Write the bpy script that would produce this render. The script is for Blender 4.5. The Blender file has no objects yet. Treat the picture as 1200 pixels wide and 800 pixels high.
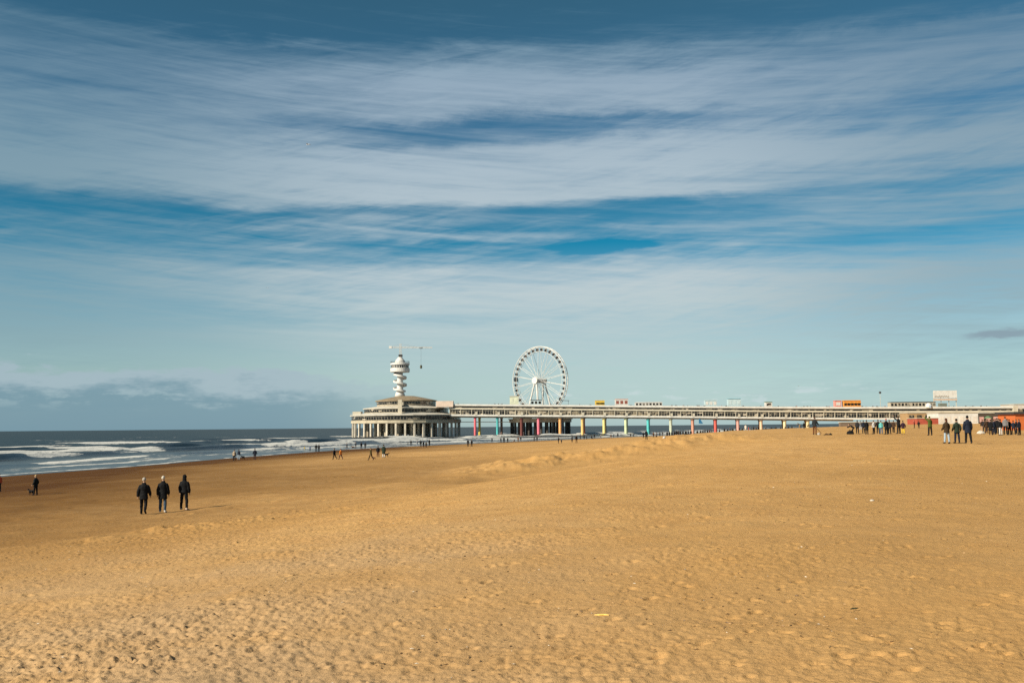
import bpy, bmesh, math, random
import numpy as np
from mathutils import Vector, Matrix, Euler

random.seed(7)
rng = np.random.default_rng(11)
SC = bpy.context.scene
COL = SC.collection
R = math.radians
PI = math.pi

# ------------------------------------------------------------------ camera
EYE = 6.2                                   # eye height above the sea
F = 1167.0                                  # focal length in photo pixels (35 mm lens)
PITCH = math.atan(99.6 / F)
ROLL = -math.atan(0.0090)
CAM_M = Matrix.Rotation(R(90) + PITCH, 3, 'X') @ Matrix.Rotation(ROLL, 3, 'Z')

cam_d = bpy.data.cameras.new('camera')
cam_d.lens = 36.0 * F / 1200.0
cam_d.sensor_width = 36.0
cam_d.clip_start = 0.1
cam_d.clip_end = 100000.0
cam = bpy.data.objects.new('camera', cam_d)
COL.objects.link(cam)
cam.matrix_world = Matrix.Translation((0, 0, EYE)) @ CAM_M.to_4x4()
SC.camera = cam


def ray(px, py):
    return CAM_M @ Vector(((px - 600.0) / F, (400.0 - py) / F, -1.0))


def pt(px, py, Y):
    d = ray(px, py)
    return Vector((0, 0, EYE)) + d * (Y / d.y)


def hor(px):
    return 505.0 - 0.009 * px


# ------------------------------------------------------------------ noise in numpy
_T = rng.random((256, 256)).astype(np.float32)


def vnoise(x, y):
    xi = np.floor(x).astype(np.int64)
    yi = np.floor(y).astype(np.int64)
    fx = x - xi
    fy = y - yi
    fx = fx * fx * fx * (fx * (fx * 6 - 15) + 10)
    fy = fy * fy * fy * (fy * (fy * 6 - 15) + 10)
    a = _T[xi & 255, yi & 255]
    b = _T[(xi + 1) & 255, yi & 255]
    c = _T[xi & 255, (yi + 1) & 255]
    d = _T[(xi + 1) & 255, (yi + 1) & 255]
    return (a * (1 - fx) + b * fx) * (1 - fy) + (c * (1 - fx) + d * fx) * fy - 0.5


def fbm(x, y, octaves=4, gain=0.5):
    s = 0
    a = 1.0
    for i in range(octaves):
        s = s + a * vnoise(x * (2.03 ** i) + 17.3 * i, y * (2.03 ** i) + 31.7 * i)
        a *= gain
    return s


def sstep(a, b, x):
    t = np.clip((x - a) / (b - a), 0, 1)
    return t * t * (3 - 2 * t)


# ------------------------------------------------------------------ materials
def new_mat(name):
    m = bpy.data.materials.new(name)
    m.use_nodes = True
    nt = m.node_tree
    for n in list(nt.nodes):
        nt.nodes.remove(n)
    out = nt.nodes.new('ShaderNodeOutputMaterial')
    bs = nt.nodes.new('ShaderNodeBsdfPrincipled')
    nt.links.new(bs.outputs[0], out.inputs[0])
    return m, nt, bs


def N(nt, typ, **kw):
    n = nt.nodes.new(typ)
    for k, v in kw.items():
        if k in n.inputs.keys() if isinstance(k, str) else False:
            n.inputs[k].default_value = v
        else:
            setattr(n, k, v)
    return n


def math_node(nt, op, a=None, b=None, c=None, clamp=False):
    n = nt.nodes.new('ShaderNodeMath')
    n.operation = op
    n.use_clamp = clamp
    for i, v in enumerate((a, b, c)):
        if v is None:
            continue
        if isinstance(v, (int, float)):
            n.inputs[i].default_value = v
        else:
            nt.links.new(v, n.inputs[i])
    return n.outputs[0]


def mixc(nt, fac, a, b, blend='MIX'):
    n = nt.nodes.new('ShaderNodeMix')
    n.data_type = 'RGBA'
    n.blend_type = blend
    n.clamp_factor = True
    for sock, v in ((n.inputs[0], fac), (n.inputs[6], a), (n.inputs[7], b)):
        if isinstance(v, (int, float)):
            sock.default_value = v
        elif isinstance(v, tuple):
            sock.default_value = (v[0], v[1], v[2], 1)
        else:
            nt.links.new(v, sock)
    return n.outputs[2]


def noise(nt, vec, scale, detail=3, rough=0.55, dist=0.0):
    n = nt.nodes.new('ShaderNodeTexNoise')
    n.inputs['Scale'].default_value = scale
    n.inputs['Detail'].default_value = detail
    n.inputs['Roughness'].default_value = rough
    n.inputs['Distortion'].default_value = dist
    if vec is not None:
        nt.links.new(vec, n.inputs['Vector'])
    return n.outputs[0]


def ramp(nt, fac, stops, interp='LINEAR'):
    n = nt.nodes.new('ShaderNodeValToRGB')
    n.color_ramp.interpolation = interp
    e = n.color_ramp.elements
    while len(e) > 1:
        e.remove(e[-1])
    for i, (p, c) in enumerate(stops):
        if isinstance(c, (int, float)):
            c = (c, c, c)
        el = e[0] if i == 0 else e.new(p)
        el.position = p
        el.color = (c[0], c[1], c[2], 1)
    nt.links.new(fac, n.inputs[0])
    return n.outputs[0]


def mrange(nt, v, a, b, c=0.0, d=1.0, smooth=True):
    n = nt.nodes.new('ShaderNodeMapRange')
    n.interpolation_type = 'SMOOTHSTEP' if smooth else 'LINEAR'
    nt.links.new(v, n.inputs[0])
    for i, x in enumerate((a, b, c, d)):
        n.inputs[i + 1].default_value = x
    return n.outputs[0]


def geo_pos(nt):
    return nt.nodes.new('ShaderNodeNewGeometry').outputs['Position']


def obj_pos(nt):
    return nt.nodes.new('ShaderNodeTexCoord').outputs['Object']


_MATS = {}


def paint(name, color, rough=0.6, var=0.18, scale=0.6, metal=0.0, grime=0.25, spec=0.5):
    """painted or plain surface with weathering: broad tone changes plus streaky grime"""
    key = (name, color, rough)
    if key in _MATS:
        return _MATS[key]
    m, nt, bs = new_mat(name)
    p = obj_pos(nt)
    n1 = noise(nt, p, scale, 4, 0.6)
    mp = nt.nodes.new('ShaderNodeMapping')
    mp.inputs['Scale'].default_value = (1.0, 1.0, 0.25)
    nt.links.new(p, mp.inputs[0])
    n2 = noise(nt, mp.outputs[0], scale * 2.6, 5, 0.65)
    hi = tuple(min(1, c * (1 + var)) for c in color)
    lo = tuple(c * (1 - var) for c in color)
    c1 = mixc(nt, mrange(nt, n1, 0.3, 0.7), lo, hi)
    dirt = tuple(c * 0.45 + d * 0.12 for c, d in zip(color, (0.5, 0.4, 0.28)))
    c2 = mixc(nt, mrange(nt, n2, 0.52, 0.78, 0, grime), c1, dirt)
    nt.links.new(c2, bs.inputs['Base Color'])
    bs.inputs['Roughness'].default_value = rough
    bs.inputs['Metallic'].default_value = metal
    bs.inputs['Specular IOR Level'].default_value = spec
    _MATS[key] = m
    return m


def cloth(color):
    color = tuple(color)
    key = ('cloth', color)
    if key in _MATS:
        return _MATS[key]
    m, nt, bs = new_mat('woven_cloth')
    p = obj_pos(nt)
    n1 = noise(nt, p, 7.0, 4, 0.6)
    lo = tuple(c * 0.75 for c in color)
    hi = tuple(min(1, c * 1.25 + 0.002) for c in color)
    nt.links.new(mixc(nt, n1, lo, hi), bs.inputs['Base Color'])
    bs.inputs['Roughness'].default_value = 0.85
    bs.inputs['Specular IOR Level'].default_value = 0.08
    bp = nt.nodes.new('ShaderNodeBump')
    bp.inputs['Strength'].default_value = 0.35
    bp.inputs['Distance'].default_value = 0.02
    nt.links.new(noise(nt, p, 16.0, 3), bp.inputs['Height'])
    nt.links.new(bp.outputs[0], bs.inputs['Normal'])
    _MATS[key] = m
    return m


# ------------------------------------------------------------------ mesh helpers
class MB:
    def __init__(s):
        s.v = []
        s.f = []
        s.mi = []
        s.cur = 0

    def add(s, verts, faces, mi=None):
        o = len(s.v)
        s.v += [tuple(v) for v in verts]
        s.f += [tuple(i + o for i in f) for f in faces]
        s.mi += [s.cur if mi is None else mi] * len(faces)

    def hexa(s, p, mi=None):
        """8 points: bottom 4 counter-clockwise, top 4"""
        s.add(p, [(3, 2, 1, 0), (4, 5, 6, 7), (0, 1, 5, 4), (1, 2, 6, 5), (2, 3, 7, 6), (3, 0, 4, 7)], mi)

    def box(s, c, d, rz=0.0, mi=None, taper=1.0):
        x, y, z = d[0] / 2, d[1] / 2, d[2] / 2
        co, si = math.cos(rz), math.sin(rz)
        P = []
        for k, zz in ((1.0, -z), (taper, z)):
            for a, b in ((-x, -y), (x, -y), (x, y), (-x, y)):
                a *= k
                b *= k
                P.append((c[0] + a * co - b * si, c[1] + a * si + b * co, c[2] + zz))
        s.hexa(P, mi)

    def rings(s, rings, closed=True, cap=True, mi=None):
        n = len(rings[0])
        verts = [p for r in rings for p in r]
        faces = []
        for i in range(len(rings) - 1):
            for j in range(n if closed else n - 1):
                k = (j + 1) % n
                faces.append((i * n + j, i * n + k, (i + 1) * n + k, (i + 1) * n + j))
        if cap:
            faces.append(tuple(range(n - 1, -1, -1)))
            faces.append(tuple((len(rings) - 1) * n + j for j in range(n)))
        s.add(verts, faces, mi)

    def tube(s, pts, rad, n=8, mi=None, flat=1.0):
        pts = [Vector(p) for p in pts]
        if not isinstance(rad, (list, tuple)):
            rad = [rad] * len(pts)
        rings = []
        up = None
        for i, p in enumerate(pts):
            a = pts[max(0, i - 1)]
            b = pts[min(len(pts) - 1, i + 1)]
            t = (b - a).normalized()
            if up is None:
                up = Vector((0, 0, 1)) if abs(t.z) < 0.9 else Vector((0, 1, 0))
            u = t.cross(up)
            if u.length < 1e-4:
                u = t.cross(Vector((1, 0, 0)))
            u.normalize()
            w = u.cross(t).normalized()
            up = w
            rings.append([p + (u * math.cos(2 * PI * k / n) + w * math.sin(2 * PI * k / n) * flat) * rad[i] for k in range(n)])
        s.rings(rings, mi=mi)

    def lathe(s, prof, c=(0, 0, 0), n=24, mi=None, cap=True, a0=0.0):
        rings = [[(c[0] + r * math.cos(a0 + 2 * PI * k / n), c[1] + r * math.sin(a0 + 2 * PI * k / n), c[2] + z) for k in range(n)] for r, z in prof]
        s.rings(rings, mi=mi, cap=cap)

    def ell(s, c, r, n=12, m=8, mi=None):
        rings = []
        for i in range(m + 1):
            a = -PI / 2 + PI * i / m
            q = max(0.02, math.cos(a))
            rings.append([(c[0] + r[0] * q * math.cos(2 * PI * k / n), c[1] + r[1] * q * math.sin(2 * PI * k / n), c[2] + r[2] * math.sin(a)) for k in range(n)])
        s.rings(rings, mi=mi)

    def mesh(s, name, mats, smooth=False):
        me = bpy.data.meshes.new(name)
        me.from_pydata(s.v, [], s.f)
        if not isinstance(mats, (list, tuple)):
            mats = [mats]
        for m in mats:
            me.materials.append(m)
        if any(s.mi):
            me.polygons.foreach_set('material_index', s.mi)
        if smooth:
            me.polygons.foreach_set('use_smooth', [True] * len(s.f))
        me.update()
        return me

    def build(s, name, mats, parent=None, smooth=False):
        return link(name, s.mesh(name, mats, smooth), parent)


def link(name, me, parent=None):
    o = bpy.data.objects.new(name, me)
    COL.objects.link(o)
    if parent is not None:
        o.parent = parent
    return o


def tag(o, label=None, cat=None, group=None, kind=None):
    if label:
        o['label'] = label
    if cat:
        o['category'] = cat
    if group:
        o['group'] = group
    if kind:
        o['kind'] = kind
    return o


def thing(name, loc, label, cat, rz=0.0, group=None, sc=1.0):
    o = bpy.data.objects.new(name, None)
    o.empty_display_size = 0.3
    COL.objects.link(o)
    o.location = loc
    o.rotation_euler = (0, 0, rz)
    o.scale = (sc, sc, sc)
    return tag(o, label, cat, group)


def copy_tree(o, parent=None):
    c = o.copy()
    COL.objects.link(c)
    if parent is not None:
        c.parent = parent
    for ch in list(o.children):
        copy_tree(ch, c)
    return c


def remeshed(mb, name, mat, voxel, wrinkle=0.0, smooth_it=2):
    """union of overlapping lofts into one continuous skin"""
    me = mb.mesh('tmp', mat)
    ob = bpy.data.objects.new('tmp', me)
    COL.objects.link(ob)
    md = ob.modifiers.new('r', 'REMESH')
    md.mode = 'VOXEL'
    md.voxel_size = voxel
    if smooth_it:
        ms = ob.modifiers.new('s', 'SMOOTH')
        ms.iterations = smooth_it
        ms.factor = 0.5
    dg = bpy.context.evaluated_depsgraph_get()
    out = bpy.data.meshes.new_from_object(ob.evaluated_get(dg))
    bpy.data.objects.remove(ob)
    out.name = name
    if not out.materials:
        out.materials.append(mat)
    n = len(out.vertices)
    if wrinkle and n:
        co = np.empty(n * 3, np.float32)
        no = np.empty(n * 3, np.float32)
        out.vertices.foreach_get('co', co)
        out.vertices.foreach_get('normal', no)
        c = co.reshape(-1, 3)
        d = fbm(c[:, 0] * 14 + c[:, 1] * 9 + 5, c[:, 2] * 11 + c[:, 1] * 7, 3) * wrinkle
        c += no.reshape(-1, 3) * d[:, None]
        out.vertices.foreach_set('co', c.ravel())
    out.polygons.foreach_set('use_smooth', [True] * len(out.polygons))
    out.update()
    return out
# ------------------------------------------------------------------ the beach
SY = np.array([-400, -100, 0, 136, 170, 211, 287, 360, 440, 560, 650, 800, 2000, 40000.])
SX = np.array([-150, -92, -79, -70.5, -64.5, -61, -49, -22, 15, 75, 130, 230, 900, 20000.])
BY = np.array([-400, -100, 0, 25, 50, 79, 120, 163, 180, 260, 450, 660, 2000, 40000.])
BX = np.array([-60, -20, -3, 2, 9, 17, 24.5, 31, 37, 70, 160, 290, 1200, 24000.])
WW = np.array([-6, -1.5, -.4, 0, .08, .18, .36, .5, .6, .73, .80, .88, .95, 1.02, 1.1, 9.])
WZ = np.array([-9, -3.2, -1., 0, .28, .70, 1.25, 1.72, 1.98, 2.32, 2.70, 3.3, 4.05, 4.42, 4.5, 4.5])
PY = np.array([-400, 0, 25, 66, 105, 180, 260, 540, 800, 40000.])
PZ = np.array([4.5, 4.5, 4.56, 4.80, 5.0, 5.06, 5.22, 5.52, 5.7, 5.7])


def spl(x, xs, ys):
    """smoothed linear interpolation"""
    s = 0
    for o in (-1, -.5, 0, .5, 1):
        s = s + np.interp(x + o * 9.0, xs, ys)
    return s / 5


def base_height(X, Y):
    s = spl(Y, SY, SX)
    b = spl(Y, BY, BX)
    w = (X - s) / np.maximum(b - s, 5)
    w = w + 0.035 * fbm(X / 19., Y / 31., 2) * sstep(0.15, 0.5, w)
    z = 0
    for o in (-.03, 0, .03):
        z = z + np.interp(w + o, WW, WZ) / 3
    p = spl(Y, PY, PZ)
    z = np.where(z > 0, z * p / 4.5, z)
    # low sand ridge with a crumbling seaward face, left where the flat beach drops away
    t = np.clip((X + 5) / 28., 0, 1)
    cy = 74 + 0.75 * (X + 3) + 3.0 * fbm(X / 6., X * 0 + 3.3, 2)
    dd = Y - cy
    env = sstep(-7, -1, X) * (1 - sstep(15, 30, X))
    rise = np.where(dd < 0, np.exp(-(dd / 3.4) ** 2), np.exp(-(dd / 15.) ** 2))
    z = z + env * 0.66 * rise * (0.85 + 0.75 * fbm(X / 2.2, Y / 2.2, 4, .6))
    z = z - env * 0.50 * np.exp(-((dd + 13) / 8.) ** 2)
    # a small broken step further down, near the three walkers
    ex = np.exp(-(((Y - 33) - 0.55 * (X + 12)) / 1.6) ** 2) * np.exp(-((X + 10.5) / 4.5) ** 2)
    z = z + 0.10 * ex * (1 + 1.8 * fbm(X / .7, Y / .7, 3))
    up = sstep(0.12, 0.6, w)
    z = z + up * (0.16 * fbm(X / 11., Y / 11., 3) + 0.05 * fbm(X / 2.7, Y / 2.7, 3))
    return z, w


def height1(x, y):
    return float(base_height(np.array([x]), np.array([y]))[0][0])


def ground_hit(px, py, r0=4.0, r1=1500.0):
    d = ray(px, py)
    hl = math.hypot(d.x, d.y)
    t = np.geomspace(r0, r1, 6000)
    X = d.x / hl * t
    Y = d.y / hl * t
    Z = EYE + d.z / hl * t
    h = base_height(X, Y)[0]
    k = np.nonzero(Z < h)[0]
    if len(k) == 0:
        return None
    i = k[0]
    return Vector((X[i], Y[i], h[i])), t[i]


def pits(x0, x1, y0, y1, cell, specs):
    nx = int((x1 - x0) / cell)
    ny = int((y1 - y0) / cell)
    A = np.zeros((nx, ny), np.float32)
    for (x, y, L, W, ang, dep) in specs:
        rr = L * 2.0
        i0, i1 = int((x - rr - x0) / cell), int((x + rr - x0) / cell) + 1
        j0, j1 = int((y - rr - y0) / cell), int((y + rr - y0) / cell) + 1
        if i0 < 0 or j0 < 0 or i1 >= nx or j1 >= ny:
            continue
        gx = x0 + (np.arange(i0, i1)[:, None] + .5) * cell - x
        gy = y0 + (np.arange(j0, j1)[None, :] + .5) * cell - y
        c, s = math.cos(ang), math.sin(ang)
        u = (gx * c + gy * s) / L
        v = (-gx * s + gy * c) / W
        q = u * u + v * v
        A[i0:i1, j0:j1] += -dep * np.exp(-q * 1.6) + 0.32 * dep * np.exp(-(np.sqrt(q) - 1.35) ** 2 * 4.5)
    return A


def sample(A, x0, y0, cell, X, Y):
    fx = (X - x0) / cell - .5
    fy = (Y - y0) / cell - .5
    i = np.floor(fx).astype(int)
    j = np.floor(fy).astype(int)
    ok = (i >= 0) & (j >= 0) & (i < A.shape[0] - 1) & (j < A.shape[1] - 1)
    i = np.clip(i, 0, A.shape[0] - 2)
    j = np.clip(j, 0, A.shape[1] - 2)
    fx = np.clip(fx - i, 0, 1)
    fy = np.clip(fy - j, 0, 1)
    v = (A[i, j] * (1 - fx) + A[i + 1, j] * fx) * (1 - fy) + (A[i, j + 1] * (1 - fx) + A[i + 1, j + 1] * fx) * fy
    return np.where(ok, v, 0)


def trample(x0, x1, y0, y1, nloose, ntrail, sz, dens):
    sp = []
    n = 0
    while n < nloose:
        x, y = rng.uniform(x0, x1), rng.uniform(y0, y1)
        if rng.random() > dens(x, y):
            n += 0.25
            continue
        n += 1
        L = sz * rng.uniform(.5, 1.15)
        sp.append((x, y, L, L * rng.uniform(.4, .8), rng.uniform(0, PI), L * rng.uniform(.14, .34)))
    for k in range(ntrail):
        x, y = rng.uniform(x0, x1), rng.uniform(y0, y1)
        a = rng.normal(1.1, .7)
        side = 1
        for s in range(rng.integers(10, 60)):
            a += rng.normal(0, .05)
            x += .68 * math.cos(a)
            y += .68 * math.sin(a)
            side = -side
            xx, yy = x - side * .11 * math.sin(a), y + side * .11 * math.cos(a)
            if rng.random() < dens(xx, yy) * .6 + .35:
                sp.append((xx, yy, .125 * rng.uniform(.85, 1.15), .06, a + rng.normal(0, .12), .024 * rng.uniform(.6, 1.5)))
    return sp


def dens_near(x, y):
    d = .16 + .9 * float(sstep(16, 6, np.float64(y))) + .5 * float(sstep(2, -14, np.float64(x)))
    d *= 1.0 + 2.4 * float(fbm(np.array([x / 3.1]), np.array([y / 3.1]), 2)[0])
    return max(0.02, d)


marks = trample(-26, 24, 3, 46, 11000, 34, .062, dens_near)
for i in range(150):                          # the churned edge near the walkers
    f_ = rng.random()
    L = rng.uniform(.07, .20)
    marks.append((-11.2 + 3.0 * f_ + rng.normal(0, .7), 28.5 + 12 * f_ + rng.normal(0, .8), L, L * rng.uniform(.4, .8), rng.uniform(0, PI), L * rng.uniform(.22, .42)))
for i in range(1300):                          # scattered deep scuffs
    y_ = math.exp(rng.uniform(math.log(5), math.log(44)))
    L = rng.uniform(.025, .07) * (1 + y_ / 40)
    marks.append(((rng.uniform(-.62, .62) - (.25 * rng.random() if y_ < 20 else 0)) * y_, y_, L, L * rng.uniform(.35, .7), rng.uniform(-.5, .9), L * rng.uniform(.4, .8)))
near = pits(-26, 24, 3, 46, .02, marks)
far = pits(-75, 75, 40, 170, .09, trample(-75, 75, 40, 170, 2600, 110, .30, lambda x, y: .5))


def full_height(X, Y):
    z, w = base_height(X, Y)
    r = np.hypot(X, Y)
    dry = sstep(.30, .62, w)
    e = np.zeros_like(z)
    m = r < 60
    if m.any():
        x, y = X[m], Y[m]
        k = np.clip(1.4 - r[m] / 60, 0.2, 1)
        patch = .42 + .70 * sstep(-.35, .5, fbm(x / 3.4 + 4, y / 3.4, 3)) + .8 * sstep(-.1, .2, fbm(x / 9 + 4, y / 9, 2)) * sstep(14, 5, y)
        patch = patch * (.55 + .60 * sstep(6, -4, x))
        e[m] = k * (.034 * fbm(x / .95, y / .95, 3) + patch * (.008 * fbm(x / .26 + 9, y / .26, 3) + .022 * np.abs(fbm(x / .15, y / .15 + 3, 3)) + .022 * fbm(x / .07, y / .07 + 1, 2)))
    m2 = r < 190
    lf = np.where(m2, .07 * fbm(X / 1.6, Y / 1.6, 3) * sstep(10, 60, r), 0)
    e = e + lf
    e = e + sample(near, -26, 3, .02, X, Y) + sample(far, -75, 40, .09, X, Y)
    # ruts and hollows kicked up on the ridge and on the small step
    return z + e * (0.06 + .94 * dry), w


def polar(az, rad):
    A, Rr = np.meshgrid(az, rad, indexing='ij')
    X = (np.sin(A) * Rr)
    Y = (np.cos(A) * Rr)
    na, nr = A.shape
    idx = np.arange(na * nr).reshape(na, nr)
    quads = np.stack([idx[:-1, :-1], idx[1:, :-1], idx[1:, 1:], idx[:-1, 1:]], -1).reshape(-1, 4)[:, ::-1]
    return X.ravel(), Y.ravel(), quads


def grid_obj(name, co, quads, mat):
    me = bpy.data.meshes.new(name)
    nv, nf = len(co), len(quads)
    me.vertices.add(nv)
    me.vertices.foreach_set('co', co.astype(np.float32).ravel())
    me.loops.add(nf * 4)
    me.loops.foreach_set('vertex_index', quads.astype(np.int32).ravel())
    me.polygons.add(nf)
    me.polygons.foreach_set('loop_start', np.arange(0, nf * 4, 4, dtype=np.int32))
    me.polygons.foreach_set('use_smooth', np.ones(nf, bool))
    me.materials.append(mat)
    me.update(calc_edges=True)
    o = bpy.data.objects.new(name, me)
    COL.objects.link(o)
    return o


def attr(o, name, vals):
    a = o.data.attributes.new(name, 'FLOAT', 'POINT')
    a.data.foreach_set('value', vals.astype(np.float32))


az_fine = np.radians(np.linspace(-34, 34, 1250))
az = np.concatenate([np.radians(np.linspace(-180, -35, 120)), az_fine, np.radians(np.linspace(35, 180, 120))])
rad = np.concatenate([np.linspace(.3, 3.2, 8), np.geomspace(3.6, 60, 820), np.geomspace(60.6, 300, 230), np.geomspace(304, 4000, 70), [9000., 30000.]])
X, Y, Q = polar(az, rad)
Z, W = full_height(X, Y)
Z = np.where(np.hypot(X, Y) > 4500, np.where(Z > 0, 4.0, Z), Z)


def sand_material():
    m, nt, bs = new_mat('sand')
    p = geo_pos(nt)
    at = nt.nodes.new('ShaderNodeAttribute')
    at.attribute_name = 'damp'
    damp = at.outputs['Fac']  # damp tone, with some lens vignette painted in near the camera
    big = noise(nt, p, .10, 3, .6)
    mid = noise(nt, p, .9, 4, .6)
    sml = noise(nt, p, 9., 4, .65)
    grn = noise(nt, p, 140., 2, .7)
    dry = mixc(nt, mrange(nt, mid, .32, .68), SAND_A, SAND_B)
    dry = mixc(nt, mrange(nt, big, .35, .65, 0, .6), dry, SAND_C)
    dry = mixc(nt, mrange(nt, sml, .55, .75, 0, .35), dry, SAND_D)
    sy = nt.nodes.new('ShaderNodeSeparateXYZ')
    nt.links.new(p, sy.inputs[0])
    shelly = math_node(nt, 'MULTIPLY', math_node(nt, 'MULTIPLY', mrange(nt, sy.outputs[1], 34, 7), mrange(nt, sy.outputs[0], 3.5, -2.5, .18, 1.0)), mrange(nt, noise(nt, p, .23, 4, .6), .30, .65, .25, .85))
    dry = mixc(nt, shelly, dry, SAND_E)
    tone = noise(nt, p, .035, 3, .55)
    dry = mixc(nt, mrange(nt, tone, .42, .66, 0, .45), dry, (.40, .232, .082))
    # loose dark grains and shell grit
    vo = nt.nodes.new('ShaderNodeTexVoronoi')
    vo.inputs['Scale'].default_value = 26.
    nt.links.new(p, vo.inputs['Vector'])
    fleck = mrange(nt, vo.outputs['Distance'], .13, .06)
    sel = nt.nodes.new('ShaderNodeSeparateColor')
    nt.links.new(vo.outputs['Color'], sel.inputs[0])
    pick = math_node(nt, 'GREATER_THAN', sel.outputs[0], .86)
    patch = mrange(nt, noise(nt, p, .5, 3), .45, .65)
    fk = math_node(nt, 'MULTIPLY', math_node(nt, 'MULTIPLY', fleck, pick), patch)
    dry = mixc(nt, math_node(nt, 'MULTIPLY', fk, .8), dry, (.07, .045, .025))
    pickw = math_node(nt, 'GREATER_THAN', sel.outputs[1], .99)
    dry = mixc(nt, math_node(nt, 'MULTIPLY', math_node(nt, 'MULTIPLY', fleck, pickw), .6), dry, (.66, .58, .46))
    dry = mixc(nt, mrange(nt, grn, .35, .65, .0, .22), dry, (.17, .10, .05))
    wet = mixc(nt, mid, WET_A, WET_B)
    d2 = math_node(nt, 'ADD', damp, math_node(nt, 'MULTIPLY', math_node(nt, 'SUBTRACT', big, .5), .5), clamp=True)
    col = mixc(nt, d2, dry, wet)
    nt.links.new(col, bs.inputs['Base Color'])
    rg = mrange(nt, d2, .55, 1.0, .95, .75)
    nt.links.new(rg, bs.inputs['Roughness'])
    nt.links.new(mrange(nt, d2, .3, .9, .12, .03), bs.inputs['Specular IOR Level'])
    b1 = nt.nodes.new('ShaderNodeBump')
    b1.inputs['Strength'].default_value = .85
    b1.inputs['Distance'].default_value = .020
    h = math_node(nt, 'ADD', noise(nt, p, 22., 4, .7), math_node(nt, 'MULTIPLY', grn, .35))
    h = math_node(nt, 'MULTIPLY', h, math_node(nt, 'SUBTRACT', 1.05, d2, clamp=True))
    nt.links.new(h, b1.inputs['Height'])
    nt.links.new(b1.outputs[0], bs.inputs['Normal'])
    return m


SAND_A = (.49, .282, .103)
SAND_B = (.57, .350, .137)
SAND_C = (.54, .310, .104)
SAND_D = (.40, .220, .075)
SAND_E = (.46, .325, .190)
WET_A = (.074, .032, .009)
WET_B = (.105, .048, .014)
sand = grid_obj('sand_beach', np.stack([X, Y, Z], 1), Q, sand_material())
tag(sand, kind='structure')
h0 = np.asarray(Z)
nearY = 1 - sstep(70, 190, Y)
hh = h0 + .5 * fbm(X / 24., Y / 60., 3)
low_, top_ = .60 + .95 * nearY, 2.0 + 1.5 * nearY  # damp reaches higher near the camera, partly painting in lens vignette
damp_vignette = 1 - np.clip((hh - low_) / (top_ - low_), 0, 1) ** .85
attr(sand, 'damp', damp_vignette)

# ------------------------------------------------------------------ the sea
az = np.concatenate([np.radians(np.linspace(-120, -41, 60)), np.radians(np.linspace(-40, 22, 1050)), np.radians(np.linspace(23, 70, 40))])
rad = np.concatenate([np.geomspace(55, 900, 620), np.geomspace(905, 6000, 130), np.geomspace(6300, 60000, 20)])
X, Y, Q = polar(az, rad)
s = spl(Y, SY, SX)
ds = (spl(Y + 5, SY, SX) - spl(Y - 5, SY, SX)) / 10
q = (s - X) / np.sqrt(1 + ds * ds)            # distance out from the waterline
al = Y * 1.0                                  # along the shore
r = np.hypot(X, Y)
z = np.zeros_like(q)
foam = np.zeros_like(q)
wob = 9 * fbm(al / 55., q * 0 + 1.7, 3)
out = sstep(4, 40, q)
# rows of breakers: position, height, length, how much of the row is breaking
for k, (q0, hgt, wid, brk, sd) in enumerate(((26, .45, 5.5, .55, 3.1), (52, 1.25, 6.5, .15, 8.4), (82, 1.6, 8, .47, 14.9), (122, 1.05, 9, .16, 22.2), (170, .85, 10, .06, 31.), (230, .7, 11, .05, 40.))):
    c = q0 + wob * (.5 + q0 / 90.) + 7 * fbm(al / 23. + sd, q * 0 + sd, 2)
    u = (q - c) / wid
    amp = hgt * np.clip(.62 + 1.0 * fbm(al / 38. + 2 * sd, q * 0 + sd, 3), .12, 1.35)
    front = np.exp(-np.where(u < 0, (u / .42) ** 2, (u / 1.25) ** 2))
    z += amp * front - .25 * amp * np.exp(-((u + 1.5) / .8) ** 2)
    b = sstep(.62 - brk, .80 - brk * .8, .5 + 1.0 * fbm(al / 46. + sd * 3, q * 0 + 2 * sd, 3))
    fr = np.where(u < 0, np.exp(-((u + .22) / .42) ** 2), np.exp(-(u / .26) ** 2))
    foam = np.maximum(foam, b * fr * 1.2)
    trail = np.where(u < 0, 0, np.exp(-u / 2.4)) * .17 + np.where(u < 0, np.exp(u / 1.6), 0) * .27
    foam = np.maximum(foam, b * trail)
z += .16 * fbm(q / 7. + 3, al / 16., 3) * out * np.clip(900 / r, .3, 1) + .10 * fbm(q / 2.6, al / 5., 2) * out
z += .35 * np.sin(q / 13. + 3 * fbm(al / 70., q / 90., 2)) * sstep(160, 320, q) * np.clip(1200 / r, .2, 1)
# swash: thin sheets and a broken white edge
edge = 2.2 + 3.2 * fbm(al / 14., q * 0 + 9.9, 3)
foam = np.maximum(foam, .95 * np.exp(-((q - edge) / 1.1) ** 2) * sstep(-.25, .15, fbm(al / 6., q * 0 + 5, 2)))
e2 = 15 + 7 * fbm(al / 33., q * 0 + 4.4, 3)
foam = np.maximum(foam, (.62 + .5 * fbm(al / 18., q / 4., 3)) * np.exp(-((q - e2) / 3.0) ** 2))
foam = np.maximum(foam, .40 * sstep(2, 10, q) * (1 - sstep(22, 44, q)) * sstep(-.2, .25, fbm(al / 20. + 8, q / 7., 3)))
z = z * sstep(-2, 14, q) + .03
caps = sstep(.30, .42, fbm(X / 26. + 5, Y / 12., 3)) * sstep(90, 200, q) * (1 - sstep(600, 1100, r))
foam = np.maximum(foam, .55 * caps)


def mixv(nt, f, a, b):
    return math_node(nt, 'ADD', a, math_node(nt, 'MULTIPLY', f, b - a))


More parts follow.
